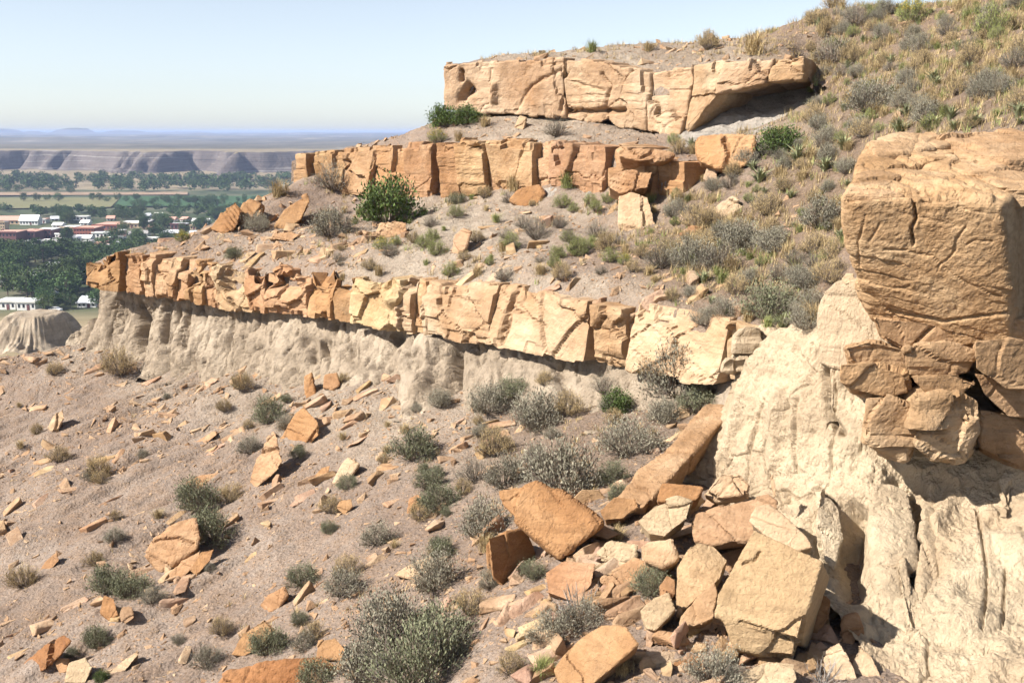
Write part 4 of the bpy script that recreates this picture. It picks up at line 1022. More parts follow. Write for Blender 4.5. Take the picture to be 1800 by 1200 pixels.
def dens_up(V, u, v):
    return np.clip(0.05 + 0.5 * fbm(V, .6, 3, 74) + pblob(u, v, [(420,440,170,40,1.),(560,440,120,50,.8),(330,440,80,30,.9),(500,400,70,50,.8),(650,425,70,40,.6),(900,470,140,30,.6),(1080,490,120,25,.8),(1250,530,90,30,.5),(1130,400,60,50,.5)]), 0.02, 1) * (1 - .75 * pblob(u, v, [(1600,150,350,200,1.),(780,400,70,40,.7)]))
def dens_mid(V, u, v): return np.full(len(V), .6)
rock_pts = []
for hf, n, dn in ((lower, 230000, dens_low), (upper, 130000, dens_up), (midsl, 9000, dens_mid), (topsl, 7000, dens_mid)):
    V, u, v = sample_sheet(hf, n, dn)
    nr = hf.normal(V[:, 0], V[:, 1])
    size = 0.036 * (rng.pareto(1.75, len(V)) + 1)
    size = np.minimum(size * (1.35 if hf is not lower else 1), .62) * rng.uniform(.8, 1.2, len(V))
    rock_pts.append((V, nr, size, u, v, np.full(len(V), {lower: 0, upper: 1, midsl: 2, topsl: 3}[hf])))
# extra stones filling the boulder pile
n_ = 330
uu, vv = rng.uniform(870, 1470, n_), rng.uniform(860, 1195, n_)
hit = [(cast(a, b), a, b) for a, b in zip(uu, vv)]
hit = [h for h in hit if h[0][2] is not None and (h[0][2].name == 'lower_slope' or (h[0][2].name.startswith('boulder') and h[0][1].z > .8 and rng.uniform() < .3))]
if hit: rock_pts.append((np.array([h[0][0][:] for h in hit]), np.array([h[0][1][:] for h in hit]), rng.uniform(.16, .55, len(hit)) ** 1.25, np.array([h[1] for h in hit]), np.array([h[2] for h in hit]), np.zeros(len(hit))))
RV, RN, RS, RU, RVv, RK = [np.concatenate([r[i] for r in rock_pts]) for i in range(6)]
px = RS / pxm(RV[:, 1])
vis = (RU > -20) & (RU < 1820) & (RVv < 1215)
# count only rocks the camera can see as individuals
order = np.argsort(-px * vis)
chosen = []
for i in order[:900]:
    if px[i] > (60 if (RU[i] > 860 and RVv[i] > 850) else 44): px[i] = 0; RS[i] = 0; continue
    l, n, o = cast(RU[i], RVv[i])
    if l is not None and abs(l.y - RV[i, 1]) < 0.9: chosen.append(i)
    if len(chosen) >= 285: break
chosen = np.array(chosen)
yaw0 = math.atan2(rdir[1], rdir[0])
fr = frames(RN, rng, 0.20, yaw0, 0.8)
bigme = []
for k, (V, F) in enumerate(bigshapes):
    # a second, finer generation with uneven faces
    me = mesh('slab', V, F, smooth=False)
    me.materials.append(M['chip'])
    bigme.append(me)
where = {0: ('flat tan sandstone slab lying on the open lower talus slope', 'slabs strewn over the lower slope'), 1: ('small tan sandstone slab lying on the bench above the long ledge', 'slabs strewn over the bench'),
         2: ('small tan slab on the strip between the two upper ledges', 'slabs on the strip between the upper ledges'), 3: ('small tan slab lying on the top of the highest ledge', 'slabs on the highest ledge')}
for i in chosen:
    inpile = RK[i] == 0 and RU[i] > 860 and RVv[i] > 850
    o = ob('flat_rock', bigme[int(rng.choice([3, 4, 8, 9, 13, 14]) if inpile else rng.integers(len(bigme)))])
    lab, grp = where[int(RK[i])]
    if RK[i] == 0 and RU[i] > 840 and RVv[i] > 840: lab, grp = 'small loose stone lying in the rubble around the boulder pile', 'stones around the boulder pile'
    elif RK[i] == 0 and RVv[i] > 1000: lab, grp = 'flat tan slab in the foreground talus among the sagebrush', 'slabs in the foreground talus'
    elif RK[i] == 1 and RU[i] > 1180: lab, grp = 'small stone lying in the grass of the right hillside', 'stones on the grassy hillside'
    tag(o, lab, 'rock slab', grp)
    REG.append((o, RU[i], RVv[i], 'tan rock slab' if RK[i] != 0 or RU[i] <= 840 else 'loose stone'))
    s = RS[i]
    Mx = Matrix([[fr[i, r, c] * s * (1.6 if c == 0 else .95) for c in range(3)] + [float(RV[i, r] + RN[i, r] * s * (-.02 if not inpile else .06))] for r in range(3)] + [[0, 0, 0, 1]])
    o.matrix_world = Mx
    w = rng.uniform(.85, 1.18)
    o.color = (w, w * rng.uniform(.94, 1.05), w * rng.uniform(.88, 1.12), 1)
rest = np.setdiff1d(np.arange(len(RV)), chosen)
rest = rest[(RS[rest] > 0) & (px[rest] > 1.9)]
rest = rest[np.argsort(-px[rest])][:62000]
def rubble(name, ids):
    Vs, Fs, off = [], [], 0
    shp = rng.integers(len(chipshapes), size=len(ids))
    for k, (V, F) in enumerate(chipshapes):
        g = ids[shp == k]
        if not len(g): continue
        P3 = np.einsum('nij,vj->nvi', fr[g] * RS[g][:, None, None], V) + (RV[g] + RN[g] * RS[g][:, None] * -.01)[:, None, :]
        Vs.append(P3.reshape(-1, 3))
        Fs.append((F[None] + (np.arange(len(g)) * len(V))[:, None, None] + off).reshape(-1, 3))
        off += len(g) * len(V)
    me = mesh(name, np.concatenate(Vs), np.concatenate(Fs), smooth=False)
    o = ob(name, me, M['chip'])
    return o
rl = rubble('rubble', rest[RK[rest] == 0]); setting(rl, 'stuff'); rl['label'] = 'small broken sandstone chips covering the lower talus slope'
ru_ = rubble('rubble', rest[RK[rest] != 0]); setting(ru_, 'stuff'); ru_['label'] = 'small broken sandstone chips covering the benches above the ledges'
# ================================================================== plants
def leafmat(name, c, var=.35, island=.35, back=True):
    t = NT(name)
    rnd = t.n('NewGeometry').outputs['Random Per Island']
    col = t.mix(rnd, tuple(x * (1 - var) for x in c), tuple(min(1, x * (1 + var)) for x in c))
    col = t.mix(1.0, col, t.n('ObjectInfo').outputs['Color'], 'MULTIPLY')
    return t.out(col)
M['sage'] = leafmat('sage_leaf', (0.235, 0.220, 0.165))
M['sagegreen'] = leafmat('sage_green_leaf', (0.165, 0.172, 0.105))
M['green'] = leafmat('green_leaf', (0.085, 0.122, 0.038))
M['drygrass'] = leafmat('dry_grass', (0.36, 0.275, 0.145))
M['greengrass'] = leafmat('green_grass', (0.215, 0.235, 0.085))
M['yellow'] = leafmat('yellow_flower', (0.42, 0.31, 0.045))
M['yucca'] = leafmat('yucca_leaf', (0.235, 0.25, 0.135))
M['twig'] = leafmat('grey_twig', (0.155, 0.125, 0.10))
M['deadwood'] = leafmat('dead_wood', (0.30, 0.275, 0.25))
def tubes(paths, r0, r1, sides=3):
    """thin tapered stems: paths (n,k,3)"""
    n, k, _ = paths.shape
    d = np.gradient(paths, axis=1)
    d /= np.maximum(np.linalg.norm(d, axis=2, keepdims=True), 1e-9)
    ref = np.array([0.31, 0.87, 0.38])
    a = np.cross(d, ref); a /= np.maximum(np.linalg.norm(a, axis=2, keepdims=True), 1e-9)
    b = np.cross(d, a)
    rad = np.linspace(r0, r1, k)[None, :, None]
    ang = np.arange(sides) * 2 * math.pi / sides
    V = np.stack([paths + rad * (a * math.cos(t) + b * math.sin(t)) for t in ang], 2)   # n,k,s,3
    idx = np.arange(n * k * sides).reshape(n, k, sides)
    nx = np.roll(idx, -1, 2)
    F = np.stack([idx[:, :-1], nx[:, :-1], nx[:, 1:], idx[:, 1:]], -1).reshape(-1, 4)
    return V.reshape(-1, 3), F
def leaves(cen, dirs, ln, wd, r):
    """diamond leaves"""
    n = len(cen)
    d = dirs / np.maximum(np.linalg.norm(dirs, axis=1, keepdims=True), 1e-9)
    s = np.cross(d, r.normal(size=(n, 3))); s /= np.maximum(np.linalg.norm(s, axis=1, keepdims=True), 1e-9)
    L, Wd = (ln * r.uniform(.6, 1.3, n))[:, None], (wd * r.uniform(.6, 1.3, n))[:, None]
    V = np.stack([cen, cen + d * L * .5 + s * Wd * .5, cen + d * L, cen + d * L * .5 - s * Wd * .5], 1).reshape(-1, 3)
    return V, np.arange(n * 4).reshape(n, 4)
def bush_shape(seed, stems=60, per=55, ln=.045, wd=.017, height=.62, start=.45, jit=.055, twiggy=1.0, upward=.5, lumps=5):
    r = np.random.default_rng(seed)
    az = r.uniform(0, 6.283, stems); el = np.arccos(r.uniform(0.05, 1.0, stems))
    lump = 1 + .22 * np.sin(az * lumps / 2 + r.uniform(0, 6)) + r.normal(0, .10, stems)
    end = np.stack([.5 * np.sin(el) * np.cos(az) * lump, .5 * np.sin(el) * np.sin(az) * lump, height * np.cos(el) * (.85 + .25 * lump - .1) + .05], 1)
    beg = np.stack([.07 * np.cos(az), .07 * np.sin(az), 0 * az - .05], 1)
    t = np.linspace(0, 1, 5)[None, :, None]
    bow = np.array([0, 0, 1.0]) * (.13 * np.sin(math.pi * t)) * (1 - el / 1.6)[:, None, None]
    path = beg[:, None] * (1 - t) + end[:, None] * t - bow * .5 + r.normal(0, .018, (stems, 5, 3)) * np.sin(math.pi * t)
    sv, sf = tubes(path, .011 * twiggy, .003)
    # twigs
    nt = stems * 4
    si = r.integers(stems, size=nt); tt = r.uniform(.4, .9, nt)
    p0 = beg[si] * (1 - tt[:, None]) + end[si] * tt[:, None]
    dr = (end - beg)[si]; dr /= np.linalg.norm(dr, axis=1, keepdims=True)
    p1 = p0 + (dr + r.normal(0, .5, (nt, 3)) + np.array([0, 0, .35])) * r.uniform(.07, .16, nt)[:, None]
    tp = p0[:, None] * (1 - np.linspace(0, 1, 3)[None, :, None]) + p1[:, None] * np.linspace(0, 1, 3)[None, :, None]
    tv, tf = tubes(tp, .004 * twiggy, .002)
    SV, SF = np.concatenate([sv, tv]), np.concatenate([sf, tf + len(sv)])
    n = stems * per
    si = r.integers(stems, size=n); tt = r.uniform(0, 1, n) ** .6 * (1.06 - start) + start
    c = beg[si] * (1 - tt[:, None]) + end[si] * tt[:, None] + r.normal(0, jit, (n, 3)) * (.4 + tt[:, None])
    c[:, 2] = np.maximum(c[:, 2], .015)
    dr = (end - beg)[si] + np.array([0, 0, upward]) + r.normal(0, .35, (n, 3))
    lv, lf = leaves(c, dr, ln, wd, r)
    return (SV, SF), (lv, lf)
def tuft_shape(seed, n=190, height=.72, spread=.62, wd=.007, droop=.5, base=.11):
    r = np.random.default_rng(seed)
    az = r.uniform(0, 6.283, n); out = r.uniform(.05, 1, n) * spread; h = height * r.uniform(.5, 1.05, n)
    b = np.stack([base * r.normal(size=n), base * r.normal(size=n), 0 * az - .03], 1)
    d = np.stack([np.cos(az), np.sin(az), 0 * az], 1)
    mid = b + d * (out * .35)[:, None] + np.array([0, 0, 1.]) * (h * .6)[:, None]
    tip = b + d * out[:, None] + np.array([0, 0, 1.]) * (h * (1 - droop * out / spread * .5))[:, None]
    s = np.stack([-np.sin(az), np.cos(az), 0 * az], 1) * (wd * r.uniform(.6, 1.3, n))[:, None]
    V = np.stack([b - s * .7, b + s * .7, mid + s, mid - s, tip], 1).reshape(-1, 3)
    i = np.arange(n) * 5
    return V, [np.stack([i, i + 1, i + 2, i + 3], 1), np.stack([i + 3, i + 2, i + 4], 1)]
PL = {}
def proto(kind, parts):
    ms = []
    for nm, (V, F), mat in parts:
        me = mesh(nm, V, F, smooth=False)
        me.materials.append(mat)
        ms.append((nm, me))
    PL.setdefault(kind, []).append(ms)
for s in range(5):
    st, lf = bush_shape(200 + s, stems=70, per=60, height=.58, jit=.05, lumps=3 + s)
    proto('sage', [('stems', st, M['twig']), ('foliage', lf, M['sage'])])
    st, lf = bush_shape(220 + s, stems=70, per=62, height=.62, jit=.05, ln=.05, wd=.02, lumps=3 + s)
    proto('olive', [('stems', st, M['twig']), ('foliage', lf, M['sagegreen'])])
for s in range(4):
    st, lf = bush_shape(240 + s, stems=70, per=20, height=.6, ln=.05, wd=.012, twiggy=1.3, jit=.06)
    proto('twiggy', [('stems', st, M['twig']), ('foliage', lf, M['sage'])])
    st, lf = bush_shape(260 + s, stems=60, per=60, height=.66, ln=.062, wd=.036, jit=.06, start=.35)
    proto('green', [('stems', st, M['twig']), ('foliage', lf, M['green'])])
    st, lf = bush_shape(280 + s, stems=80, per=40, height=.7, ln=.075, wd=.011, jit=.035, upward=.9)
    proto('dryshrub', [('stems', st, M['twig']), ('foliage', lf, M['drygrass'])])
    st, lf = bush_shape(300 + s, stems=70, per=36, height=.72, ln=.075, wd=.014, jit=.04, upward=.9)
    r_ = np.random.default_rng(330 + s)
    top = lf[0].reshape(-1, 4, 3)[:, 2]; top = top[top[:, 2] > .42]; top = top[r_.integers(len(top), size=min(420, len(top) * 2))]
    fl = leaves(top + r_.normal(0, .012, top.shape), r_.normal(0, 1, top.shape) + [0, 0, 1], .04, .03, r_)
    proto('yellow', [('stems', st, M['twig']), ('foliage', lf, M['greengrass']), ('flowers', fl, M['yellow'])])
    proto('rabbit', [('stems', st, M['twig']), ('foliage', lf, M['greengrass'])])
    proto('grass', [('blades', tuft_shape(340 + s), M['drygrass'])])
    proto('ggrass', [('blades', tuft_shape(350 + s, n=200, height=.7), M['greengrass'])])
    proto('yucca', [('blades', tuft_shape(360 + s, n=75, height=.52, spread=.66, wd=.020, droop=.2, base=.03), M['yucca'])])
    st, lf = bush_shape(370 + s, stems=26, per=1, height=.65, twiggy=1.6)
    proto('dead', [('branches', st, M['deadwood'])])
NAMES = {'sage': 'sagebrush', 'olive': 'sagebrush', 'twiggy': 'twiggy_shrub', 'green': 'leafy_bush', 'dryshrub': 'dry_shrub', 'yellow': 'rabbitbrush', 'rabbit': 'rabbitbrush', 'grass': 'grass_tuft', 'ggrass': 'grass_tuft', 'yucca': 'yucca', 'dead': 'dead_shrub'}
CATS = {'sage': 'sagebrush', 'olive': 'sagebrush', 'twiggy': 'shrub', 'green': 'bush', 'dryshrub': 'shrub', 'yellow': 'rabbitbrush', 'rabbit': 'rabbitbrush', 'grass': 'grass tuft', 'ggrass': 'grass tuft', 'yucca': 'yucca', 'dead': 'dead shrub'}
prng = random.Random(5)
bpy.context.view_layer.update()
DG = bpy.context.evaluated_depsgraph_get()
def plant(kind, loc, width, label, group=None, tint=None, hs=1.0, var=None, nrm=None):
    ms = PL[kind][prng.randrange(len(PL[kind])) if var is None else var]
    rz = prng.uniform(0, 6.28)
    t = tint or (1, 1, 1)
    w = prng.uniform(.88, 1.12)
    c = (t[0] * w, t[1] * w, t[2] * w, 1)
    if len(ms) == 1:
        o = ob(NAMES[kind], ms[0][1])
    else:
        o = empty(NAMES[kind])
        for nm, me in ms:
            p = ob(nm, me, parent=o)
            p.color = c
            if nm == 'flowers': p['kind'] = 'stuff'
    o.color = c
    o.location = loc
    o.rotation_euler = (prng.uniform(-.12, .12), prng.uniform(-.12, .12), rz)
    o.scale = (width, width, width * hs * prng.uniform(.9, 1.1))
    if PEND:
        REG.append((o,) + PEND.pop())
    return tag(o, label, CATS[kind], group)
PEND = []
NOUN = {'sage': 'grey sagebrush', 'olive': 'olive sage plant', 'twiggy': 'dark twiggy shrub', 'grass': 'straw grass tuft', 'ggrass': 'green grass tuft', 'yucca': 'yucca', 'dryshrub': 'dry shrub', 'rabbit': 'yellow green brush'}
def REGP(l, k):
    u, v = project(np.array([l[:]]))
    PEND.append((float(u[0]), float(v[0]), 'small ' + NOUN[k]))
GROUNDS = {'lower_slope', 'hillside', 'bench_strip', 'hilltop', 'clay_cliff', 'clay_bank', 'clay_alcove', 'clay_pedestal'}
def cast_ground(u, v):
    """first point of real ground along the line of sight, looking past loose rocks"""
    d = Vector(ray(u, v)).normalized()
    org = Vector((0, 0, 0))
    for _ in range(8):
        ok, loc, nor, _i, o, _m = S.ray_cast(DG, org, d)
        if not ok or (loc.length > 90): return None, None, None
        if o.name.split('.')[0] in GROUNDS: return loc, nor, o
        org = loc + d * .02
    return None, None, None
def at(kind, u, v, wpx, label, **k):
    """plant whose foot shows at photo pixel (u, v)"""
    l = None
    for dv in (0, 3, -3, 6, 9, -6, 12, 18):
        l, n, o = cast_ground(u, min(v, 1199) + dv)
        if l is not None: break
    if l is None: print('no ground', u, v); return
    if v > 1199:
        l = Vector(P(u, v, l.y - (v - 1199) * .006)); l.z = float(lower.z(l.x, l.y)[0])
    plant(kind, l, wpx * pxm(l.y) * (.8 if kind == 'green' else .92), label, **k)
for k_, u_, v_, w_, lab_, h_ in (
    ('dryshrub', 212, 657, 62, 'rounded dry shrub alone on the upper left slope below the clay cliff', 1.0),
    ('olive', 474, 742, 52, 'dark green tall sagebrush beside the tan upright boulder', 1.5),
    ('sage', 508, 752, 52, 'grey sagebrush between the dark green sagebrush and the tan upright boulder', 1.0),
    ('sage', 440, 795, 48, 'grey sagebrush left of the tall leaning slab', 1.0),
    ('olive', 345, 893, 82, 'olive sagebrush on the slope above the broad split slab', 1.0),
    ('dryshrub', 405, 882, 52, 'dry shrub right of the olive sagebrush on the slope', 1.0),
    ('olive', 372, 950, 88, 'dark sagebrush overhanging the broad split slab', 1.0),
    ('dryshrub', 168, 992, 40, 'small dry shrub left of the broad split slab', 1.0),
    ('dryshrub', 42, 1030, 64, 'dry brownish shrub near the left edge of the picture', 1.0),
    ('olive', 190, 1040, 75, 'olive sagebrush above the folded brown rock', 1.0),
    ('olive', 228, 1050, 75, 'dark sagebrush above the grey rounded stone', 1.0),
    ('sage', 268, 1058, 50, 'pale grey sagebrush below the broad split slab', 1.0),
    ('dryshrub', 172, 838, 52, 'faded dry shrub on the left slope beside a line of slabs', 1.0),
    ('dryshrub', 105, 810, 42, 'faded small shrub far out on the left slope', 1.0),
    ('dryshrub', 395, 722, 32, 'small dry tuft-like shrub below the clay cliff', 1.0),
    ('dryshrub', 425, 684, 46, 'brownish shrub at the foot of the clay cliff', 1.0),
    ('dryshrub', 95, 658, 32, 'small shrub at the far left skyline of the slope', 1.0),
    ('olive', 728, 806, 84, 'round green sagebrush alone on the mid slope', 1.0),
    ('olive', 752, 856, 54, 'small green sagebrush below the round green one', 1.0),
    ('olive', 775, 895, 72, 'olive sagebrush above the tan block on the slope', 1.0),
    ('dryshrub', 735, 912, 46, 'dry shrub in front of the tan block on the slope', 1.0),
    ('sage', 850, 945, 105, 'wide grey sagebrush left of the tilted rust slab', 1.0),
    ('sage', 858, 722, 80, 'grey sagebrush at the cliff foot, first of the grey row', 1.0),
    ('olive', 905, 706, 62, 'small olive sagebrush in the grey row at the cliff foot', 1.0),
    ('sage', 948, 752, 108, 'broad grey sagebrush below the long ledge', 1.0),
    ('dryshrub', 1000, 730, 60, 'straw coloured shrub between grey sagebrush below the long ledge', 1.0),
    ('sage', 772, 715, 48, 'thin grey sagebrush under the clay gully', 1.0),
    ('twiggy', 1062, 690, 52, 'dark twiggy shrub under the right end of the long ledge', 1.0),
    ('green', 1085, 722, 62, 'light green leafy shrub amid the grey sagebrush', 1.0),
    ('sage', 1108, 800, 112, 'rounded grey sagebrush left of the red leaning slab', 1.0),
    ('sage', 1190, 690, 128, 'tall grey sagebrush in front of the right end of the long ledge', 1.15),
    ('dryshrub', 1150, 660, 70, 'dry twiggy shrub beside the tall grey sagebrush', 1.0),
    ('sage', 1255, 640, 72, 'grey sagebrush behind the clay pinnacle', 1.0),
    ('olive', 1225, 722, 70, 'green sagebrush by the upper end of the red leaning slab', 1.0),
    ('sage', 1165, 740, 70, 'low grey sagebrush below the tall one', 1.0),
    ('dryshrub', 868, 800, 72, 'brown dry shrub on the slope above the big grey sagebrush', 1.0),
    ('twiggy', 835, 845, 66, 'thin grey brush between the green sagebrush and the big grey one', 1.0),
    ('sage', 890, 855, 88, 'grey sagebrush left of the biggest one above the boulder pile', 1.0),
    ('sage', 990, 868, 150, 'biggest grey sagebrush on the slope above the boulder pile', 1.0),
    ('twiggy', 945, 820, 70, 'wispy shrub behind the biggest grey sagebrush', 1.0),
    ('olive', 1088, 880, 48, 'small olive shrub left of the red leaning slab foot', 1.0),
    ('sage', 665, 955, 70, 'grey sagebrush in the middle of the foreground talus', 1.0),
    ('olive', 530, 1025, 62, 'olive sagebrush at the end of the bare soil strip', 1.0),
    ('sage', 600, 1045, 82, 'grey sagebrush right of the olive one in the foreground', 1.0),
    ('dryshrub', 610, 1015, 60, 'dry brush just behind the foreground grey sagebrush', 1.0),
    ('sage', 765, 1030, 100, 'dry grey sagebrush left of the shadow-faced block', 1.0),
    ('olive', 775, 985, 50, 'small sage above the dry grey sagebrush', 1.0),
    ('dryshrub', 388, 1112, 46, 'small dark dry shrub on the bare soil', 1.0),
    ('sage', 362, 1170, 58, 'pale sagebrush at the bottom left of the wide rust slab', 1.0),
    ('olive', 470, 1145, 75, 'olive sagebrush growing over the wide rust slab', 1.0),
    ('sage', 535, 1140, 52, 'small sagebrush left of the squared rust block', 1.0),
    ('sage', 690, 1130, 165, 'large foreground sagebrush, upper one of the clump', 1.0),
    ('olive', 775, 1140, 135, 'dark foreground sagebrush at the right of the clump', 1.0),
    ('sage', 640, 1195, 135, 'foreground sagebrush at the bottom left of the clump', 1.0),
    ('olive', 735, 1215, 170, 'dark foreground sagebrush cut by the bottom edge', 1.0),
    ('sage', 970, 1125, 92, 'sagebrush under the bare branches by the boulder pile', 1.0),
    ('ggrass', 952, 1188, 78, 'green grass tuft left of the big rust boulder', 1.0),
    ('sage', 1255, 1200, 112, 'pale green sagebrush at the bottom below the plate', 1.0),
    ('dead', 1445, 1198, 92, 'tangle of dead twigs at the bottom right', 1.0),
    ('dead', 1015, 1085, 105, 'bare grey branches sticking up among the boulders', 1.0),
    ('olive', 555, 1205, 76, 'sagebrush in front of the long dark-topped slab', 1.0),
    ('olive', 172, 1135, 56, 'small olive sage near the bottom left blocks', 1.0),
    ('green', 178, 1196, 32, 'small green plant at the bottom left edge', 1.0),
    ('dead', 690, 1190, 90, 'dead pale twigs at the foot of the foreground clump', 1.0),
    ('twiggy', 588, 332, 82, 'grey twiggy shrub at the foot of the column ledge tip', 1.0),
    ('sage', 582, 415, 84, 'grey sagebrush on the bench below the column ledge', 1.0),
    ('green', 682, 392, 118, 'bright green leafy bush below the column ledge', 1.05),
    ('olive', 804, 358, 32, 'small olive shrub under a crack of the column ledge', 1.0),
    ('yellow', 674, 440, 34, 'yellow flowering rabbitbrush on the bench', 1.0),
    ('ggrass', 998, 330, 62, 'green grass tuft at the foot of the column ledge', 1.0),
    ('grass', 1050, 300, 50, 'dry grass on top of the broken ledge end', 1.0),
    ('green', 780, 222, 64, 'dark green bush at the left foot of the top ledge', 0.9),
    ('green', 822, 218, 58, 'green bush just right of the dark one under the top ledge', 0.9),
    ('yellow', 770, 252, 34, 'yellow green rabbitbrush below the dark green bush', 1.0),
    ('grass', 852, 222, 36, 'dry grass beside the green bush under the top ledge', 1.0),
    ('twiggy', 978, 238, 46, 'dark twiggy shrub under the top ledge', 1.0),
    ('grass', 808, 248, 34, 'straw tuft on the strip between the upper ledges', 1.0),
    ('rabbit', 895, 436, 38, 'yellow green rabbitbrush on the clay slope', 1.0),
    ('twiggy', 945, 420, 56, 'grey twiggy shrub on the clay slope', 1.0),
    ('rabbit', 1000, 425, 30, 'small rabbitbrush right of the grey twiggy shrub', 1.0),
    ('ggrass', 1042, 432, 40, 'green grass below the rocky nose', 1.0),
    ('rabbit', 1072, 460, 36, 'rabbitbrush above the right part of the long ledge', 1.0),
    ('rabbit', 1015, 450, 36, 'rabbitbrush on the bench between two pale slabs', 1.0),
    ('rabbit', 975, 470, 30, 'low rabbitbrush close to the long ledge edge', 1.0),
    ('yellow', 1098, 465, 26, 'small yellow flowered plant above the long ledge', 1.0),
    ('twiggy', 1160, 470, 62, 'dark grey shrub below the rocky nose', 1.0),
    ('ggrass', 1130, 440, 36, 'green tuft directly below the pale fin of the nose', 1.0),
    ('sage', 1215, 470, 80, 'grey sagebrush in the middle of the grassy bench', 1.0),
    ('twiggy', 1265, 470, 80, 'dark twig shrub right of the middle sagebrush', 1.0),
    ('sage', 1300, 440, 84, 'grey sagebrush below the fractured cream rock', 1.0),
    ('sage', 1358, 442, 66, 'grey sagebrush left of the near outcrop', 1.0),
    ('sage', 1440, 398, 84, 'grey sagebrush close against the near outcrop', 1.0),
    ('olive', 1352, 560, 98, 'dark green sagebrush behind the clay pinnacle top', 1.0),
    ('sage', 1412, 575, 64, 'grey sagebrush between the dark green one and the near outcrop', 1.0),
    ('sage', 1270, 556, 60, 'grey sagebrush left of the dark green one on the bench edge', 1.0),
    ('dryshrub', 1225, 400, 60, 'dry shrub under the orange hillside block', 1.0),
    ('grass', 1190, 360, 55, 'dry grass right of the rocky nose', 1.0),
    ('rabbit', 1030, 440, 28, 'tiny rabbitbrush below the clay bank', 1.0),
    ('yucca', 1402, 285, 74, 'spiky yucca below the top ledge overhang', 1.0),
    ('yucca', 1335, 320, 62, 'yucca beside the orange hillside block', 1.0),
    ('yucca', 1482, 262, 62, 'yucca above the near outcrop', 1.0),
    ('yucca', 1580, 236, 72, 'yucca just above the back edge of the near outcrop', 1.0),
    ('yucca', 1640, 225, 62, 'yucca second from the right above the outcrop', 1.0),
    ('yucca', 1712, 222, 64, 'yucca at the right above the outcrop', 1.0),
    ('yucca', 1450, 300, 60, 'yucca to the right of the leafy green bush', 1.0),
    ('yucca', 1482, 92, 56, 'yucca high on the hillside', 1.0),
    ('yucca', 1540, 80, 44, 'yucca near the skyline beside the flowering brush', 1.0),
    ('yucca', 1440, 50, 44, 'yucca on the skyline', 1.0),
    ('yucca', 1640, 145, 54, 'yucca on the upper right hillside', 1.0),
    ('yucca', 1790, 205, 60, 'yucca at the right edge above the outcrop', 1.0),
    ('sage', 1528, 198, 88, 'grey sagebrush on the hillside right of the overhang', 1.0),
    ('yellow', 1600, 42, 52, 'yellow flowering brush on the skyline', 1.0),
    ('rabbit', 1740, 62, 66, 'yellow green brush at the upper right', 1.0),
    ('ggrass', 1700, 40, 50, 'green grass tuft near the upper right skyline', 1.0),
    ('ggrass', 1040, 92, 42, 'green tuft standing on the top ledge skyline', 1.0),
    ('dryshrub', 955, 101, 18, 'tiny reddish shrub on the top ledge', 1.0),
    ('dryshrub', 1245, 86, 42, 'straw shrub on the skyline behind the top ledge', 1.0),
    ('grass', 1325, 95, 74, 'tall straw grass on the skyline', 1.0),
    ('grass', 1140, 90, 34, 'small dry tuft on the skyline behind the top ledge', 1.0),
    ('twiggy', 1505, 45, 52, 'dark shrub just under the skyline', 1.0),
    ('grass', 1040, 140, 40, 'dry tuft growing on the face top of the highest ledge', 1.0),
    ('twiggy', 1460, 110, 66, 'dark shrub beside the corner of the top ledge', 1.0),
    ('green', 1370, 265, 88, 'leafy green shrub by the orange hillside block', 0.7),
    ('grass', 490, 345, 60, 'straw grass at the skyline by the column ledge tip', 1.0),
    ('grass', 425, 352, 30, 'dry grass on the bench crest by the jagged slabs', 1.0),
    ('yellow', 322, 425, 26, 'yellow tuft near the outer end of the bench', 1.0),
    ('sage', 450, 405, 50, 'grey shrub behind the jagged crest slabs', 1.0),
    ('olive', 412, 455, 34, 'small olive sage above the long ledge', 1.0),
    ('grass', 640, 335, 50, 'dry grass in front of the column ledge', 1.0),
    ('grass', 905, 335, 60, 'dry grass below the wide ledge columns', 1.0),
    ):
    at(k_, u_, v_, w_, lab_, hs=h_)
# --- brush covering the right hillside: each shrub is its own thing
r9 = np.random.default_rng(19)
def hill_spots(n, hf, fn, mind=.55):
    got = []
    while len(got) < n:
        u, v = fn()
        l, nn, o = cast(u, v)
        if l is None or (o.name.split('.')[0] not in GROUNDS and o.name.split('.')[0] != 'rubble'): continue
        if all((l - q).length > mind for q in got): got.append(l)
    return got
def hill_uv():
    while True:
        u, v = r9.uniform(1180, 1800), r9.uniform(10, 580)
        if v < 250 or u < 1500: 
            if not (u < 1420 and v < 250): return u, v
lab_hill = {'sage': 'small grey sagebrush scattered over the right hillside', 'twiggy': 'dark twiggy shrub scattered over the right hillside', 'grass': 'straw grass tuft scattered over the right hillside', 'ggrass': 'green grass tuft scattered over the right hillside', 'yucca': 'small yucca scattered over the right hillside', 'dryshrub': 'dry shrub scattered over the right hillside', 'rabbit': 'yellow green brush scattered over the right hillside'}
for i, l in enumerate(hill_spots(265, upper, hill_uv, .5)):
    k = ['sage', 'grass', 'dryshrub', 'twiggy', 'ggrass', 'yucca', 'grass', 'dryshrub', 'ggrass', 'yucca', 'sage', 'rabbit'][i % 12]
    REGP(l, k)
    plant(k, l, r9.uniform(.42, .9) * (1.0 if k not in ('ggrass', 'rabbit') else .7), lab_hill[k], group={'sage': 'hillside sagebrush', 'twiggy': 'hillside twiggy shrubs', 'grass': 'hillside straw tufts', 'ggrass': 'hillside green tufts', 'yucca': 'hillside yuccas', 'dryshrub': 'hillside dry shrubs', 'rabbit': 'hillside yellow brush'}[k])
def bench_uv():
    while True:
        u, v = r9.uniform(560, 1230), r9.uniform(345, 505)
        if v > 345 + (u < 800) * 20: return u, v
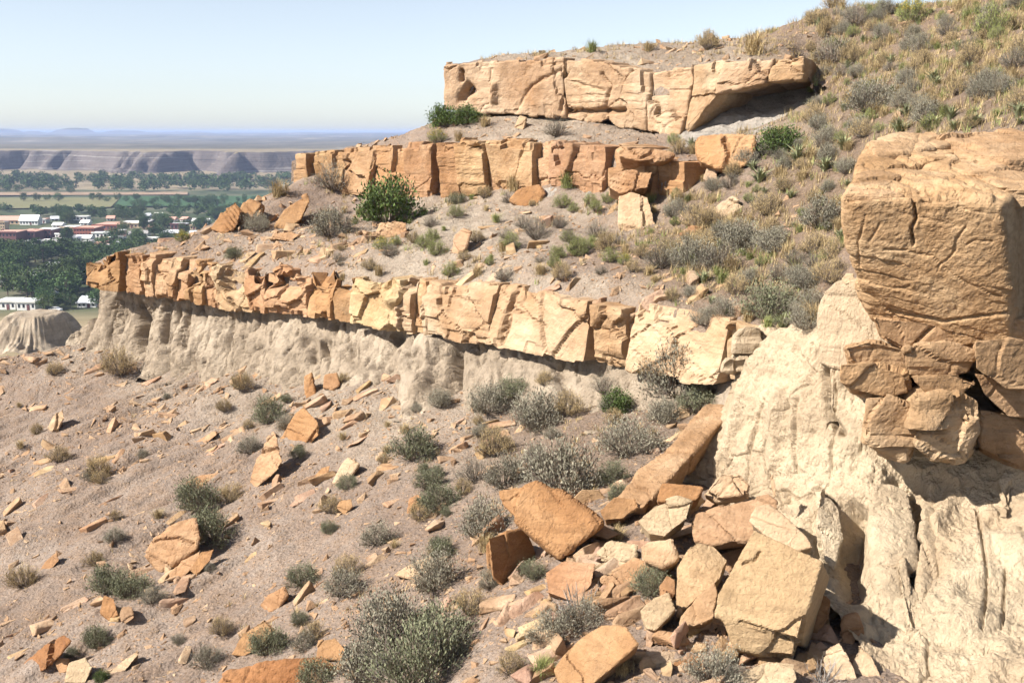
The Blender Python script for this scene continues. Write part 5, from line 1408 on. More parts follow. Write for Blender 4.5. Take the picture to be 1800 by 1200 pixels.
for i, l in enumerate(hill_spots(75, upper, bench_uv, .6)):
    k = ['rabbit', 'grass', 'twiggy', 'ggrass', 'dryshrub'][i % 5]
    REGP(l, k)
    plant(k, l, r9.uniform(.3, .75), 'small plant on the bench', group={'rabbit': 'bench rabbitbrush', 'grass': 'bench straw tufts', 'twiggy': 'bench twiggy shrubs', 'ggrass': 'bench green tufts', 'dryshrub': 'bench dry shrubs'}[k])
def low_uv():
    while True:
        u, v = r9.uniform(0, 1150), r9.uniform(640, 1190)
        if r9.uniform() < (.25 + .75 * (u > 600) * (v > 720)): return u, v
for i, l in enumerate(hill_spots(60, lower, low_uv, .9)):
    k = ['dryshrub', 'sage', 'olive', 'grass'][i % 4]
    REGP(l, k)
    plant(k, l, r9.uniform(.3, .65), {'dryshrub': 'small dry shrub dotted over the lower slope', 'sage': 'small grey sage plant dotted over the lower slope', 'olive': 'small olive sage plant dotted over the lower slope', 'grass': 'small straw tuft dotted over the lower slope'}[k], group={'dryshrub': 'small dry shrubs on the lower slope', 'sage': 'small grey sage on the lower slope', 'olive': 'small olive sage on the lower slope', 'grass': 'small tufts on the lower slope'}[k])
# --- grass nobody could count
def grass_sheet(name, hf, n, dens, label, h=(.18, .42), mat='drygrass'):
    V, u, v = sample_sheet(hf, n, dens)
    m = len(V); B = 11
    az = r9.uniform(0, 6.283, (m, B)); hh = r9.uniform(*h, (m, 1)) * r9.uniform(.6, 1.1, (m, B)); out = hh * r9.uniform(.15, .9, (m, B))
    b = V[:, None] + np.stack([r9.normal(0, .05, (m, B)), r9.normal(0, .05, (m, B)), 0 * az - .03], 2)
    tip = b + np.stack([np.cos(az) * out, np.sin(az) * out, hh], 2)
    s = np.stack([-np.sin(az), np.cos(az), 0 * az], 2) * .011
    T = np.stack([b - s, b + s, tip], 2).reshape(-1, 3)
    o = ob(name, mesh(name, T, np.arange(len(T)).reshape(-1, 3), smooth=False), M[mat])
    o['label'] = label
    return setting(o, 'stuff')
def gd_up(V, u, v): return np.clip(pblob(u, v, [(1300,430,170,110,1.),(1600,150,330,150,1.),(1430,330,120,120,1.),(1250,500,120,60,.9),(1400,530,80,60,.9),(1780,60,200,120,1.),(1120,440,90,40,.4)]) + .9 * fbm(V, .7, 3, 88) - .12, 0, 1)
grass_sheet('grass', upper, 36000, gd_up, 'dry straw grass covering the right hillside')
grass_sheet('grass', upper, 9000, lambda V, u, v: gd_up(V, u, v) * .8, 'thin green grass mixed through the right hillside', (.2, .4), 'greengrass')
grass_sheet('grass', lower, 12000, lambda V, u, v: np.clip(pblob(u, v, [(1000,770,200,80,.8),(1180,740,120,60,.9),(900,850,160,60,.5),(700,1100,200,120,.4)]) + .5 * fbm(V, .8, 3, 89) - .15, 0, 1), 'sparse straw grass on the lower slope', (.1, .26))
grass_sheet('grass', topsl, 3500, lambda V, u, v: np.clip(.35 + .9 * fbm(V, .8, 3, 90), 0, 1) * (v < 105), 'dry grass along the top of the highest ledge', (.12, .34))
# ================================================================== valley, town and far country
ZV = -60.0
def zv(y):
    return np.interp(y, [40, 60, 150, 300, 365, 1150, 1290], [-24, -26, -35, -56, ZV, ZV, ZV + 1.5])
def vp(u, v):
    """point of the valley floor seen at a photo pixel"""
    d = ray(u, v)
    lo, hi = 60.0, 1400.0
    for _ in range(60):
        m = (lo + hi) / 2
        if d[2] / d[1] * m > zv(m): lo = m
        else: hi = m
    return d * (lo / d[1])
def m_valley():
    t = NT('valley_ground')
    p = t.pos()
    y = t.n('SeparateXYZ', {0: p}).outputs[1]
    g = t.ramp(t.noise(p, 0.02, 5, 0.6, .5), [(0.35, (0.04, 0.058, 0.026)), (0.5, (0.065, 0.08, 0.04)), (0.66, (0.13, 0.12, 0.08))])
    tan = t.ramp(t.noise(p, 0.05, 5, 0.65), [(0.35, (0.20, 0.155, 0.085)), (0.65, (0.29, 0.235, 0.145))])
    near = t.n('MapRange', {0: y, 1: 330.0, 2: 372.0}).outputs[0]
    far = t.n('MapRange', {0: y, 1: 1130.0, 2: 1180.0}).outputs[0]
    col = t.mix(near, tan, g)
    col = t.mix(far, col, t.ramp(t.noise(p, 0.012, 5, .6), [(0.35, (0.19, 0.155, 0.10)), (0.65, (0.27, 0.225, 0.15))]))
    return t.out(col)
M['valley'] = m_valley()
def fan(name, ys, t0, t1, nc, zf, m):
    tt = np.linspace(t0, t1, nc)
    Y, T = np.meshgrid(ys, tt, indexing='ij')
    X = Y * T
    Z = zf(X.ravel(), Y.ravel()).reshape(X.shape)
    return setting(ob(name, mesh(name, np.stack([X.ravel(), Y.ravel(), Z.ravel()], 1), grid_faces(*X.shape)), m))
def zval(x, y):
    p = v3(x, y)
    return zv(y) + .8 * fbm(p, .02, 3, 120) * sstep(330, 120, y) * 1.5 + .5 * fbm(p, .01, 2, 121) - 14 * sstep(64, 45, y)
fan('valley_floor', np.concatenate([np.linspace(42, 380, 90), np.linspace(390, 1300, 60)]), -1.15, 1.0, 200, zval, M['valley'])
# --- fields as thin sheets
def field(name, quad, c, var=.2, dz=.25):
    q = np.array([vp(*a) for a in quad])
    a, b = np.meshgrid(np.linspace(0, 1, 12), np.linspace(0, 1, 8))
    a, b = a.ravel()[:, None], b.ravel()[:, None]
    V = (q[0] * (1 - a) + q[1] * a) * (1 - b) + (q[3] * (1 - a) + q[2] * a) * b
    V[:, 2] = ZV + .8 + dz
    return setting(ob(name, mesh(name, V, grid_faces(8, 12)), m_plain(name + '_cover', c, var=var, scale=.05)))
field('field', [(200,364),(470,366),(470,346),(215,347)], (0.045, 0.09, 0.04))
field('field', [(-200,372),(195,366),(212,349),(-200,351)], (0.155, 0.15, 0.075))
field('field', [(-200,346),(330,344),(330,339),(-200,340)], (0.26, 0.19, 0.13), dz=.3)
# --- bluff across the valley
def m_bluff():
    t = NT('banded_bluff')
    p = t.pos()
    z = t.n('SeparateXYZ', {0: p}).outputs[2]
    bands = t.noise(t.mapv(p, (0.004, 0.004, 0.42)), 1.0, 5, .7, .2)
    col = t.ramp(bands, [(0.34, (0.06, 0.05, 0.048)), (0.45, (0.13, 0.11, 0.10)), (0.55, (0.08, 0.066, 0.062)), (0.66, (0.24, 0.22, 0.20))])
    nz = t.n('SeparateXYZ', {0: t.n('NewGeometry').outputs['True Normal']}).outputs[2]
    grass = t.ramp(t.noise(p, .03, 5, .6), [(0.35, (0.165, 0.135, 0.085)), (0.65, (0.25, 0.205, 0.135))])
    col = t.mix(t.ramp(nz, [(0.93, 0.0), (0.985, 1.0)]), col, grass)
    return t.out(col, t.bump(t.noise(p, .12, 5, .7), .8, 3.0))
xs = np.arange(-1200, 400, 4.0); ys = np.arange(1285, 1720, 5.0)
BX, BY = np.meshgrid(xs, ys)
bx, by = BX.ravel(), BY.ravel()
pb = v3(bx, by)
wx = bx + 55 * fbm(pb, 1 / 130, 3, 138)
yf = 1385 + 70 * fbm(v3(bx, 0 * by), 1 / 300, 2, 130) + 120 * (ridged(v3(wx, by * .35), 1 / 170, 1, 131) - .6) + 75 * (ridged(v3(wx, by * .3), 1 / 61, 1, 132) - .5) + 58 * ridged(v3(wx, by * .3), 1 / 23, 2, 133)
yf += 60 * sstep(-330, -200, bx)
s_ = (by - yf) / (50 + 16 * fbm(v3(bx, 0 * by), 1 / 90, 2, 136))
apron = sstep(1290, 1400, by) * 7
bz = ZV + 1.5 + apron + 27 * np.clip(s_, 0, 1) ** .85 + .7 * fbm(pb, .05, 3, 134)
bz = np.minimum(bz, -26 + 1.0 * fbm(pb, .006, 2, 137))
setting(ob('bluff', mesh('bluff', np.stack([bx, by, bz], 1), grid_faces(*BX.shape)), m_bluff()))
# --- plains to the horizon, with low buttes
def m_plain_far():
    t = NT('far_plain')
    p = t.pos()
    a = t.ramp(t.noise(t.mapv(p, (1, .35, 1)), .006, 6, .7, .4), [(0.36, (0.06, 0.057, 0.042)), (0.5, (0.105, 0.095, 0.07)), (0.6, (0.155, 0.135, 0.10)), (0.70, (0.42, 0.38, 0.31))])
    return t.out(a)
BUTTES = [(15,226,95,9000,30),(165,226,50,9500,34),(135,228,20,9300,24),(95,230,40,9000,16),(250,232,60,9800,14),(330,232,30,10500,14),(350,233,90,11500,10),(-160,225,150,9500,34)]
def zfar(x, y):
    p = v3(x, y)
    z = -26 + (2.0 + y * .0011) * fbm(p, 1 / 420, 4, 141) * sstep(1700, 2400, y) - .8 * sstep(1760, 1700, y) + y * .0009 * sstep(3000, 9000, y)
    z += 5 * np.clip(ridged(p, 1 / 900, 3, 142) - .72, 0, 1) * 8 * sstep(1900, 3000, y)
    for u, v, w, D, h in BUTTES:
        cx = (u - 900) / FPX * D * 1.02
        hw = w / FPX * D * .5
        q = np.hypot((x - cx) / hw, (y - D) / (hw * 1.3)) + .18 * fbm(p, 1 / (hw * .9), 3, 143)
        z = z + (h + 10) * sstep(1.35, .75, q)
    return z
fan('plain', np.concatenate([np.linspace(1700, 3000, 60), np.geomspace(3030, 34000, 150)]), -1.15, 1.0, 240, zfar, m_plain_far())
# --- small grey clay butte below the end of the slope
gx, gy = np.meshgrid(np.linspace(-1, 1, 130), np.linspace(-1, 1, 110))
q = np.hypot(gx * 1.0, gy * 1.05)
cb = P(68, 596, 150)
ang = np.arctan2(gy, gx)
gp = v3(gx.ravel(), gy.ravel())
rill = ridged(np.stack([np.cos(ang.ravel()) * 8, np.sin(ang.ravel()) * 8, q.ravel() * .8], 1), 1, 3, 152).reshape(gx.shape)
edge = q + .30 * fbm(gp, 1.7, 4, 153).reshape(gx.shape) + .09 * (rill - .6)
hgt = sstep(.98, .45, edge) ** .85 * (4.3 - 1.6 * sstep(.25, .6, gx + .3 * fbm(gp, 1.5, 2, 154).reshape(gx.shape)))
bv = np.stack([cb[0] + gx.ravel() * 7.0, cb[1] + gy.ravel() * 8, cb[2] - .6 + hgt.ravel() + .18 * fbm(v3(gx.ravel() * 6, gy.ravel() * 6), 1, 3, 151)], 1)
setting(ob('clay_butte', mesh('clay_butte', bv, grid_faces(*gx.shape)), M['clay']))

# ---------------------------------------------------------------- trees
M['tleaf'] = leafmat('tree_leaf', (0.052, 0.088, 0.030), var=.4)
M['bark'] = m_plain('bark', (0.13, 0.10, 0.075))
def tree_shape(seed, clumps=46, per=22, h=1.0, w=.8, leaf=.062):
    r = np.random.default_rng(seed)
    d = r.normal(size=(clumps, 3)); d /= np.linalg.norm(d, axis=1, keepdims=True)
    rad = r.uniform(.35, 1, clumps) ** .6
    c = d * rad[:, None] * np.array([w * .5, w * .5, .36]) + np.array([0, 0, .60])
    c[:, :2] *= (1.15 - .5 * (c[:, 2:] - .3))
    n = clumps * per
    ci = r.integers(clumps, size=n)
    dd = r.normal(size=(n, 3)); dd /= np.linalg.norm(dd, axis=1, keepdims=True)
    pos = c[ci] + dd * (.11 * r.uniform(.4, 1, n))[:, None]
    lv, lf = leaves(pos, dd + r.normal(0, .6, (n, 3)), leaf, leaf * .8, r)
    pts = np.array([[[0, 0, -.02], [.01, 0, .2], [0, .01, .45], [.01, .0, .75]]])
    tv, tf = tubes(pts, .03, .008, 5)
    k = c[r.integers(clumps, size=7)]
    st = np.stack([np.zeros(7) , np.zeros(7), r.uniform(.2, .45, 7)], 1)
    lp = st[:, None] * (1 - np.linspace(0, 1, 3)[None, :, None]) + k[:, None] * np.linspace(0, 1, 3)[None, :, None]
    bv_, bf = tubes(lp, .012, .004)
    return (np.concatenate([tv, bv_]), np.concatenate([tf, bf + len(tv)])), (lv, lf)
TREES = []
for s in range(7):
    tk, cr = tree_shape(500 + s, w=[.8, .95, .7, 1.05, .6, .85, .9][s], h=1)
    m1 = mesh('trunk', *tk); m1.materials.append(M['bark'])
    m2 = mesh('crown', *cr, smooth=False); m2.materials.append(M['tleaf'])
    TREES.append((m1, m2, tk, cr))
trng = random.Random(77)
ntree = [0]
def tree(pt, h, label, group, tint=None):
    k = trng.randrange(len(TREES))
    o = empty('tree', pt, trng.uniform(0, 6.28))
    o.scale = (h * trng.uniform(.9, 1.25), h * trng.uniform(.9, 1.25), h)
    w = trng.uniform(.75, 1.3)
    for nm, me in (('trunk', TREES[k][0]), ('crown', TREES[k][1])):
        c = ob(nm, me, parent=o)
        c.color = (w * trng.uniform(.9, 1.2), w, w * trng.uniform(.85, 1.1), 1) if not tint else (*tint, 1)
    tag(o, label, 'tree', group)
    uu_, vv_ = project(np.array([pt]))
    REG.append((o, float(uu_[0]), float(vv_[0]), 'tree'))
    ntree[0] += 1
built = []          # footprints (u, v0, v1) kept free of trees
def clear(u, v):
    return all(not (a - 4 < u < b + 4 and c - 2 < v < d + 9) for a, b, c, d in built)

# ---------------------------------------------------------------- houses
M['white'] = m_plain('white_paint', (0.72, 0.71, 0.68), var=.05)
M['tinroof'] = m_plain('pale_metal_roof', (0.62, 0.64, 0.68), var=.06, rough=.5)
M['greyroof'] = m_plain('grey_shingle_roof', (0.30, 0.29, 0.29), var=.15)
M['pinkroof'] = m_plain('faded_red_roof', (0.47, 0.28, 0.22), var=.12)
M['brick'] = m_plain('red_brick', (0.30, 0.115, 0.085), var=.15)
M['dbrick'] = m_plain('dark_brick', (0.17, 0.085, 0.085), var=.15)
M['tanwall'] = m_plain('tan_wall', (0.45, 0.34, 0.23), var=.1)
M['glass'] = m_plain('dark_window_glass', (0.03, 0.035, 0.045), var=.1, rough=.2, spec=.5)
def boxv(x0, x1, y0, y1, z0, z1):
    V = np.array([[x, y, z] for z in (z0, z1) for y in (y0, y1) for x in (x0, x1)], float)
    F = np.array([[0, 2, 3, 1], [4, 5, 7, 6], [0, 1, 5, 4], [2, 6, 7, 3], [0, 4, 6, 2], [1, 3, 7, 5]])
    return V, F
def bmesh_box(name, b, m, par):
    V, F = boxv(*b)
    return ob(name, mesh(name, V, F, False), m, par)
def house(u0, u1, v0, v1, label, wall_m='white', roof_m='tinroof', kind='gable', wallfrac=.5, depth=None, rot=0.0, nwin=3, name='house', cat='house', floors=1):
    """building whose front spans pixels u0..u1, ground at v1, top at v0"""
    pt = vp((u0 + u1) / 2, v1)
    D = pt[1]
    w = (u1 - u0) * pxm(D); h = (v1 - v0) * pxm(D)
    # part of the pixel height is the roof seen from above
    dep = depth or max(7.0, .55 * w)
    sees = dep * (-pt[2] / D)
    H = max(3.0, h - sees * (.5 if kind == 'gable' else 1.0))
    e = empty(name, (pt[0], pt[1] + dep / 2, pt[2] - .3), R(rot))
    tag(e, label, cat)
    wh = H * (wallfrac + .1 if kind == 'gable' else 1.0)
    bmesh_box('wall', (-w / 2, w / 2, -dep / 2, dep / 2, 0, wh), M[wall_m], e)
    if kind == 'gable':
        o = .45
        V = np.array([[-w/2-o, -dep/2-o, wh-.2], [w/2+o, -dep/2-o, wh-.2], [w/2+o, dep/2+o, wh-.2], [-w/2-o, dep/2+o, wh-.2], [-w/2-o, 0, H+.4], [w/2+o, 0, H+.4],
                      [-w/2-o, -dep/2-o, wh+.02], [w/2+o, -dep/2-o, wh+.02], [w/2+o, dep/2+o, wh+.02], [-w/2-o, dep/2+o, wh+.02]])
        F4 = np.array([[6, 7, 5, 4], [8, 9, 4, 5], [0, 3, 2, 1], [0, 1, 7, 6], [2, 3, 9, 8]])
        F3 = np.array([[3, 0, 6], [3, 6, 9], [9, 6, 4], [1, 2, 8], [1, 8, 7], [7, 8, 5]])
        ob('roof', mesh('roof', V, [F4, F3], False), M[roof_m], e)
    else:
        V1, F1 = boxv(-w / 2 - .2, w / 2 + .2, -dep / 2 - .2, dep / 2 + .2, wh, wh + .35)
        ob('roof', mesh('roof', V1, F1, False), M[roof_m], e)
        bmesh_box('parapet', (-w / 2 - .3, w / 2 + .3, -dep / 2 - .35, -dep / 2 - .02, wh - .1, wh + .7), M[wall_m], e)
    fh = wh / floors
    for f in range(floors):
        for i in range(nwin):
            x = -w / 2 + w * (i + .5) / nwin
            ww = min(1.3, w / nwin * .45)
            bmesh_box('window', (x - ww / 2, x + ww / 2, -dep / 2 - .06, -dep / 2 + .05, fh * f + fh * .38, fh * f + fh * .78), M['glass'], e)
    bmesh_box('door', (w * .12 - .5, w * .12 + .5, -dep / 2 - .08, -dep / 2 + .05, 0, min(2.1, wh * .8)), M['dbrick'], e)
    built.append((u0, u1, v0, v1))
    return e
house(35, 66, 378, 396, 'large white gabled hall at the far side of town', 'white', 'white', nwin=6, wallfrac=.4)
house(-12, 33, 380, 395, 'long building with a faded pink roof at the left edge', 'tanwall', 'pinkroof', nwin=6)
house(1, 9, 389, 407, 'narrow tall tan building at the left edge of town', 'tanwall', 'greyroof', 'flat', depth=6, nwin=2, floors=3)
house(128, 153, 379, 388, 'low white flat-roofed shed among trees behind town', 'white', 'white', 'flat', nwin=4)
house(130, 165, 397, 414, 'red brick two-storey block in the middle of town', 'brick', 'pinkroof', 'flat', nwin=7, floors=2, depth=16)
house(106, 129, 396, 411, 'pale tan store adjoining the red brick block', 'tanwall', 'white', 'flat', nwin=4, floors=2, depth=14)
house(163, 205, 391, 404, 'long low building with a rusty pink roof right of the brick block', 'brick', 'pinkroof', 'flat', nwin=7, depth=24)
house(204, 248, 390, 401, 'long pale roofed warehouse at the right of town', 'tanwall', 'white', 'flat', nwin=7, depth=22)
house(128, 158, 413, 424, 'bright white roofed building in front of the brick block', 'white', 'white', nwin=4)
house(162, 189, 409, 418, 'low white roofed garage beside the bright white building', 'white', 'tinroof', 'flat', nwin=4)
house(-8, 29, 404, 428, 'dark purple brick store at the left edge', 'dbrick', 'pinkroof', 'flat', nwin=6, floors=2, depth=14)
house(30, 61, 402, 424, 'dark red brick store with a pinkish roof', 'dbrick', 'pinkroof', 'flat', nwin=5, floors=2, depth=18)
house(62, 90, 400, 420, 'dark brick store with white cornice', 'dbrick', 'white', 'flat', nwin=5, floors=2, depth=14)
house(92, 108, 391, 400, 'small white house left of the pale store', 'white', 'white', nwin=2)
house(141, 155, 387, 396, 'white gabled house behind the brick block', 'white', 'white', nwin=2)
house(284, 312, 404, 414, 'light roofed shed near the bench rocks', 'tanwall', 'tinroof', nwin=3)
house(300, 326, 392, 404, 'grey roofed building at the right end of town', 'dbrick', 'tinroof', 'flat', nwin=4)
house(270, 283, 374, 383, 'small white house among the far trees', 'white', 'white', nwin=2)
house(252, 262, 375, 384, 'narrow white house left of the small far one', 'white', 'tinroof', nwin=2)
house(338, 366, 384, 394, 'white shed half hidden by the bench slope', 'white', 'white', nwin=3)
house(255, 285, 418, 428, 'low white roofed building near the ledge end', 'white', 'white', 'flat', nwin=4)
house(82, 116, 461, 478, 'white house with pale blue roof in the grove', 'white', 'tinroof', nwin=3)
house(113, 155, 464, 481, 'long pale blue roofed house right of the grove house', 'white', 'tinroof', nwin=5)
house(35, 80, 475, 499, 'tan house with a grey roof among dark trees', 'tanwall', 'greyroof', nwin=4, depth=11)
house(-14, 16, 484, 504, 'tan gabled house at the left edge below town', 'tanwall', 'greyroof', nwin=3)
house(136, 168, 519, 540, 'white metal building just left of the ledge tip', 'white', 'tinroof', nwin=4, depth=12)
house(30, 62, 528, 545, 'white trailer home behind the clay butte', 'white', 'tinroof', 'flat', nwin=4, depth=8)
house(-6, 27, 528, 544, 'white trailer home at the left edge behind the butte', 'white', 'tinroof', 'flat', nwin=4, depth=8)
house(92, 104, 519, 529, 'small pale shed among the trees below the ledge', 'white', 'tinroof', nwin=1)
house(-5, 15, 430, 440, 'pale roofed house at the left edge below the dark stores', 'white', 'tinroof', nwin=2)
hr = random.Random(31)
for i in range(34):
    for _ in range(40):
        u0, v1 = hr.uniform(-10, 345), hr.uniform(388, 446)
        w_ = hr.uniform(8, 17)
        if all(not (a - 3 < u0 + w_ and u0 < b + 3 and c_ - 2 < v1 and v1 - 7 < d + 2) for a, b, c_, d in built): break
    else: continue
    wm, rm = hr.choice(['white', 'tanwall', 'brick', 'white']), hr.choice(['white', 'tinroof', 'greyroof', 'pinkroof', 'tinroof'])
    hh_ = house(u0, u0 + w_, v1 - hr.uniform(6, 9), v1, 'small house', wm, rm, hr.choice(['gable', 'gable', 'flat']), nwin=2, rot=hr.uniform(-20, 20))
    hh_['group'] = 'small houses of the town'
    REG.append((hh_, u0 + w_ / 2, v1, {'white': 'white-roofed', 'tinroof': 'pale-roofed', 'greyroof': 'grey-roofed', 'pinkroof': 'red-roofed'}[rm] + ' small house'))
def car(u, v, label, c):
    p = vp(u, v)
    e = empty('parked_car', (p[0], p[1], p[2] + .05), R(trng.uniform(-15, 15)))
    tag(e, label, 'car', 'cars parked in town')
    m = m_plain('car_paint', c, rough=.35, spec=.5, var=.03)
    prof = np.array([(-2.2, .35), (-2.2, .85), (-1.5, .95), (-.9, 1.45), (.7, 1.45), (1.2, .95), (2.1, .85), (2.2, .35)])
    n = len(prof)
    V = np.array([[x, s, z] for s in (-.85, .85) for x, z in prof])
    F = np.array([[i, (i + 1) % n, (i + 1) % n + n, i + n] for i in range(n)])
    bm = bmesh.new()
    vs_ = [bm.verts.new(q_) for q_ in V]
    for f in F: bm.faces.new([vs_[i] for i in f])
    bm.faces.new(vs_[:n][::-1]); bm.faces.new(vs_[n:])
    bmesh.ops.recalc_face_normals(bm, faces=bm.faces)
    me = bpy.data.meshes.new('body'); bm.to_mesh(me); bm.free()
    ob('body', me, m, e)
    for s in (-1, 1): bmesh_box('window', (-1.1, .9, .8 * s - .08, .8 * s + .08, 1.0, 1.36), M['glass'], e)
    for x in (-1.35, 1.35):
        for s in (-.8, .8):
            a = np.arange(12) * 2 * math.pi / 12
            V = np.concatenate([np.stack([x + .34 * np.cos(a), 0 * a + s + q_, .34 + .34 * np.sin(a)], 1) for q_ in (-.12, .12)] + [np.array([[x, s - .12, .34], [x, s + .12, .34]])])
            i = np.arange(12); j = (i + 1) % 12
            ob('wheel', mesh('wheel', V, [np.stack([i, j, j + 12, i + 12], 1), np.stack([j, i, 0 * i + 24], 1), np.stack([i + 12, j + 12, 0 * i + 25], 1)], False), M['glass'], e)
for u, v, l, c in ((42, 429, 'white car parked in front of the dark stores, leftmost', (.75, .75, .75)), (68, 426, 'white car parked by the store with white cornice', (.72, .73, .75)), (75, 427, 'blue grey car next to the white one by the store', (.25, .3, .4)), (100, 421, 'pale car at the end of the store row', (.7, .68, .62)), (98, 547, 'white car parked near the small pale shed', (.75, .75, .75)), (270, 432, 'white van-like car below the low white building', (.75, .75, .75))):
    car(u, v, l, c)
# ---------------------------------------------------------------- trees by place
def row(n, u0, u1, v0, v1, hm, label, group, p=1.0):
    k = 0; tries = 0
    while k < n and tries < n * 30:
        tries += 1
        u, v = trng.uniform(u0, u1), trng.uniform(v0, v1)
        if not clear(u, v): continue
        # do not hide in the rocks: keep to what can be seen left of the ledges
        tree(vp(u, v), trng.uniform(*hm), label, group)
        k += 1
for u, v, h in ((42, 356, 9), (65, 355, 8), (83, 354, 7), (103, 356, 9), (162, 354, 8), (175, 354, 8), (188, 356, 6), (30, 341, 10), (125, 342, 9), (222, 356, 6), (207, 354, 8)):
    tree(vp(u, v), h, 'lone dark tree standing in the tan field', 'trees dotted in the field')
row(46, 225, 460, 352, 366, (5, 8), 'tree in the line along the dark green field', 'trees along the green field')
row(60, -20, 460, 377, 390, (6, 9), 'tree in the belt between the fields and the town', 'trees behind the town')
row(40, -10, 360, 388, 406, (6, 9), 'shade tree standing between the town buildings', 'trees between the buildings')
row(26, 100, 340, 408, 434, (6, 9), 'shade tree on the near side of town', 'trees on the near side of town')
row(85, -15, 330, 450, 482, (8, 11), 'dark tree in the dense grove below the town', 'trees of the dense grove')
row(56, -15, 215, 482, 534, (8, 12), 'dark tree near the houses below the ledge tip', 'trees around the near houses')
row(9, -10, 190, 534, 547, (5, 8), 'tree at the lower edge of the houses beside the clay butte', 'trees near the clay butte')
# the river wood reads as one mass
def wood(name, n, u0, u1, v0, v1, hm, label):
    r = np.random.default_rng(n)
    Vs, Fs, off = [], [], 0
    for _ in range(n):
        pu, pv = r.uniform(u0, u1), r.uniform(v0, v1)
        if not clear(pu, pv): continue
        p = vp(pu, pv)
        V, F = TREES[r.integers(len(TREES))][3]
        h = r.uniform(*hm)
        a = r.uniform(0, 6.28)
        c, s = math.cos(a), math.sin(a)
        sel = F[r.uniform(size=len(F)) < .2]
        Q = V[sel.ravel()] * np.array([h * 1.2, h * 1.2, h])
        Q = np.stack([Q[:, 0] * c - Q[:, 1] * s, Q[:, 0] * s + Q[:, 1] * c, Q[:, 2]], 1)
        cen = np.repeat(Q.reshape(-1, 4, 3).mean(1), 4, axis=0)
        Vs.append(cen + (Q - cen) * 2.0 + p); Fs.append(np.arange(len(Q)).reshape(-1, 4) + off); off += len(Q)
    o = ob(name, mesh(name, np.concatenate(Vs), np.concatenate(Fs), False), M['tleaf'])
    o['label'] = label
    return setting(o, 'stuff')
wood('woodland', 270, -120, 640, 316, 340, (9, 15), 'belt of dark cottonwood trees along the river below the bluff')
wood('woodland', 260, -200, 520, 370, 388, (5, 8), 'trees massed behind the town')
wood('woodland', 120, -200, 340, 447, 485, (6, 9), 'undergrowth of trees massed below the town')
wood('woodland', 110, -160, 380, 388, 440, (5, 8), 'leafy garden trees filling the blocks of the town')
# ---------------------------------------------------------------- haze
V, F = boxv(-22000, 22000, -300, 40000, -75, 16)
hz = bpy.data.materials.new('haze')
hz.use_nodes = True
hz.node_tree.nodes.remove(hz.node_tree.nodes['Principled BSDF'])
pv = hz.node_tree.nodes.new('ShaderNodeVolumePrincipled')
pv.inputs['Color'].default_value = (0.51, 0.65, 0.98, 1)
pv.inputs['Density'].default_value = 0.00013
pv.inputs['Anisotropy'].default_value = 0.0
hz.node_tree.links.new(pv.outputs[0], hz.node_tree.nodes['Material Output'].inputs['Volume'])
ho = ob('haze', mesh('haze', V, F, False), hz)
setting(ho, 'stuff')
ho['label'] = 'thin blue haze filling the air over the valley'
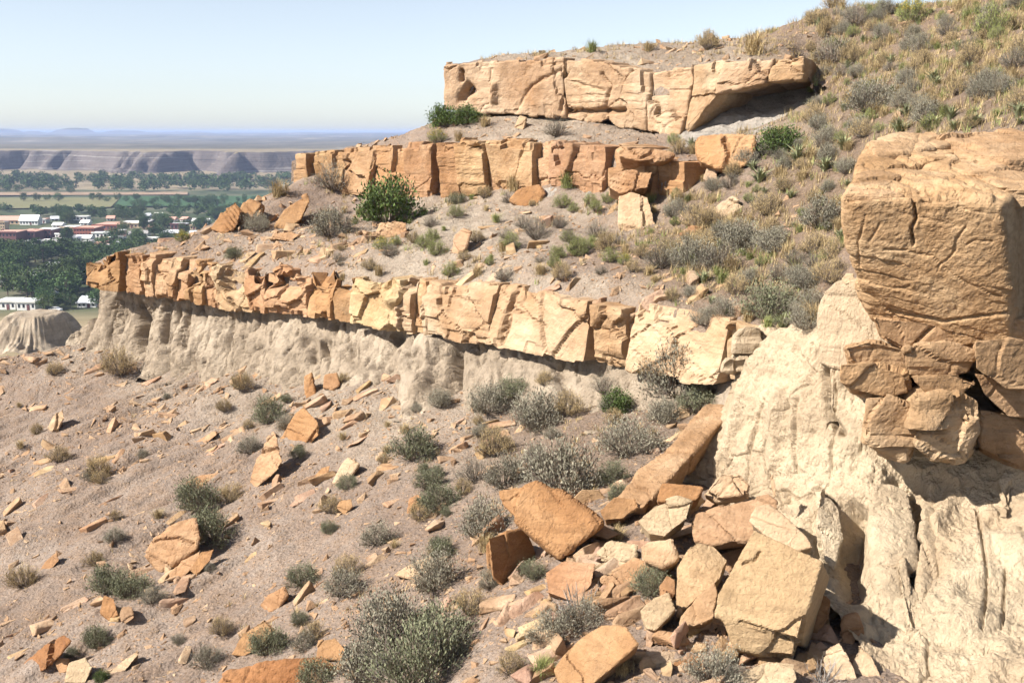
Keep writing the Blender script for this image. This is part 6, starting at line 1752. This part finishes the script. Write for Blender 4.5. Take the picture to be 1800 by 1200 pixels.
# ================================================================== one label for each repeat
LANDMARKS = [(1275,265,'orange hillside block'),(1200,215,'top ledge overhang'),(1280,365,'fractured cream hillside rock'),(1640,240,'back edge of the near outcrop'),(1600,35,'yellow skyline brush'),(1130,380,'rocky nose'),(1352,540,'dark green bench sagebrush'),(1528,170,'big hillside sagebrush'),(1420,110,'right end of the top ledge'),(1740,40,'yellow brush at upper right'),(1440,380,'sagebrush against the near outcrop'),(1370,245,'leafy hillside shrub'),(1215,450,'middle sagebrush of the bench'),(1700,140,'upper right yucca'),
 (530,750,'tan upright boulder'),(470,810,'tall leaning slab'),(305,960,'broad split slab'),(60,1160,'long dark corner slab'),(475,1055,'standing tan slab'),(445,1120,'wide rust slab'),(490,1185,'long dark-topped slab'),(700,1130,'big foreground sagebrush'),(610,830,'pointed grey-topped slab'),(375,845,'stack of thin slabs'),(728,790,'round green sagebrush'),(990,830,'biggest grey sagebrush'),(1170,800,'red leaning slab'),(970,910,'tilted rust slab'),(905,980,'dark-faced block'),(1350,1040,'largest pile block'),(1230,1000,'upright pale wedge'),(1050,1150,'big rust boulder'),(97,740,'pale pointed slab'),(212,640,'rounded dry shrub'),(190,1065,'folded brown rock'),(735,890,'tan mid-slope block'),(680,690,'clay gully'),(545,680,'tan rock tower'),(130,610,'foot of the ledge tip'),(850,910,'wide grey sagebrush'),(1000,1025,'smooth pinkish block'),(1165,900,'cream rounded boulder'),(665,940,'middle foreground sagebrush'),(80,990,'orange bent plate'),
 (400,385,'jagged crest slabs'),(512,375,'layered tilted slab'),(680,370,'bright green bush'),(810,425,'white slab on the clay'),(925,345,'brown flat slab'),(180,450,'ledge tip'),(674,430,'yellow bench rabbitbrush'),(582,400,'grey bench sagebrush'),(1015,440,'bench rabbitbrush'),(800,210,'green bush under the top ledge'),(1040,85,'green skyline tuft'),(820,480,'pale top of the long ledge'),
 (147,405,'red brick block'),(50,388,'large white hall'),(57,487,'grey roofed tan house'),(133,472,'long pale blue roof'),(152,530,'white metal building'),(225,396,'pale roofed warehouse'),(70,565,'clay butte'),(300,410,'light roofed shed'),(143,418,'bright white roof'),(5,495,'tan gabled house'),(46,537,'white trailer home'),(275,378,'small white far house'),(330,355,'dark green field'),(80,360,'tan field'),(15,415,'purple brick store'),(98,470,'house with pale blue roof'),(270,423,'low white building'),(140,383,'low white shed'),(350,388,'half hidden white shed'),(420,380,'far end of the tree belt')]
ORD = 'nearest second third fourth fifth sixth seventh eighth ninth tenth eleventh twelfth thirteenth fourteenth fifteenth sixteenth seventeenth eighteenth nineteenth twentieth'.split()
DIRS = ['right of', 'above and right of', 'above', 'above and left of', 'left of', 'below and left of', 'below', 'below and right of']
buckets = {}
for o, u, v, noun in REG:
    tr = noun == 'tree' or noun.endswith('house')
    lm = [L for L in LANDMARKS if (LANDMARKS.index(L) >= 56) == tr]
    if not tr: lm = [L for L in LANDMARKS[:56]]
    a, b, ph = min(lm, key=lambda L: (L[0] - u) ** 2 + (L[1] - v) ** 2)
    k = int(round(math.atan2(b - v, u - a) / (math.pi / 4))) % 8
    buckets.setdefault((noun, ph, k), []).append((math.hypot(u - a, v - b), o))
for (noun, ph, k), lst_ in buckets.items():
    lst_.sort(key=lambda t: t[0])
    for i, (_, o) in enumerate(lst_):
        first = '' if len(lst_) == 1 else ORD[min(i, 19)] + ' '
        o['label'] = ('the ' if not first else '') + first + noun + ' ' + DIRS[k] + ' the ' + ph
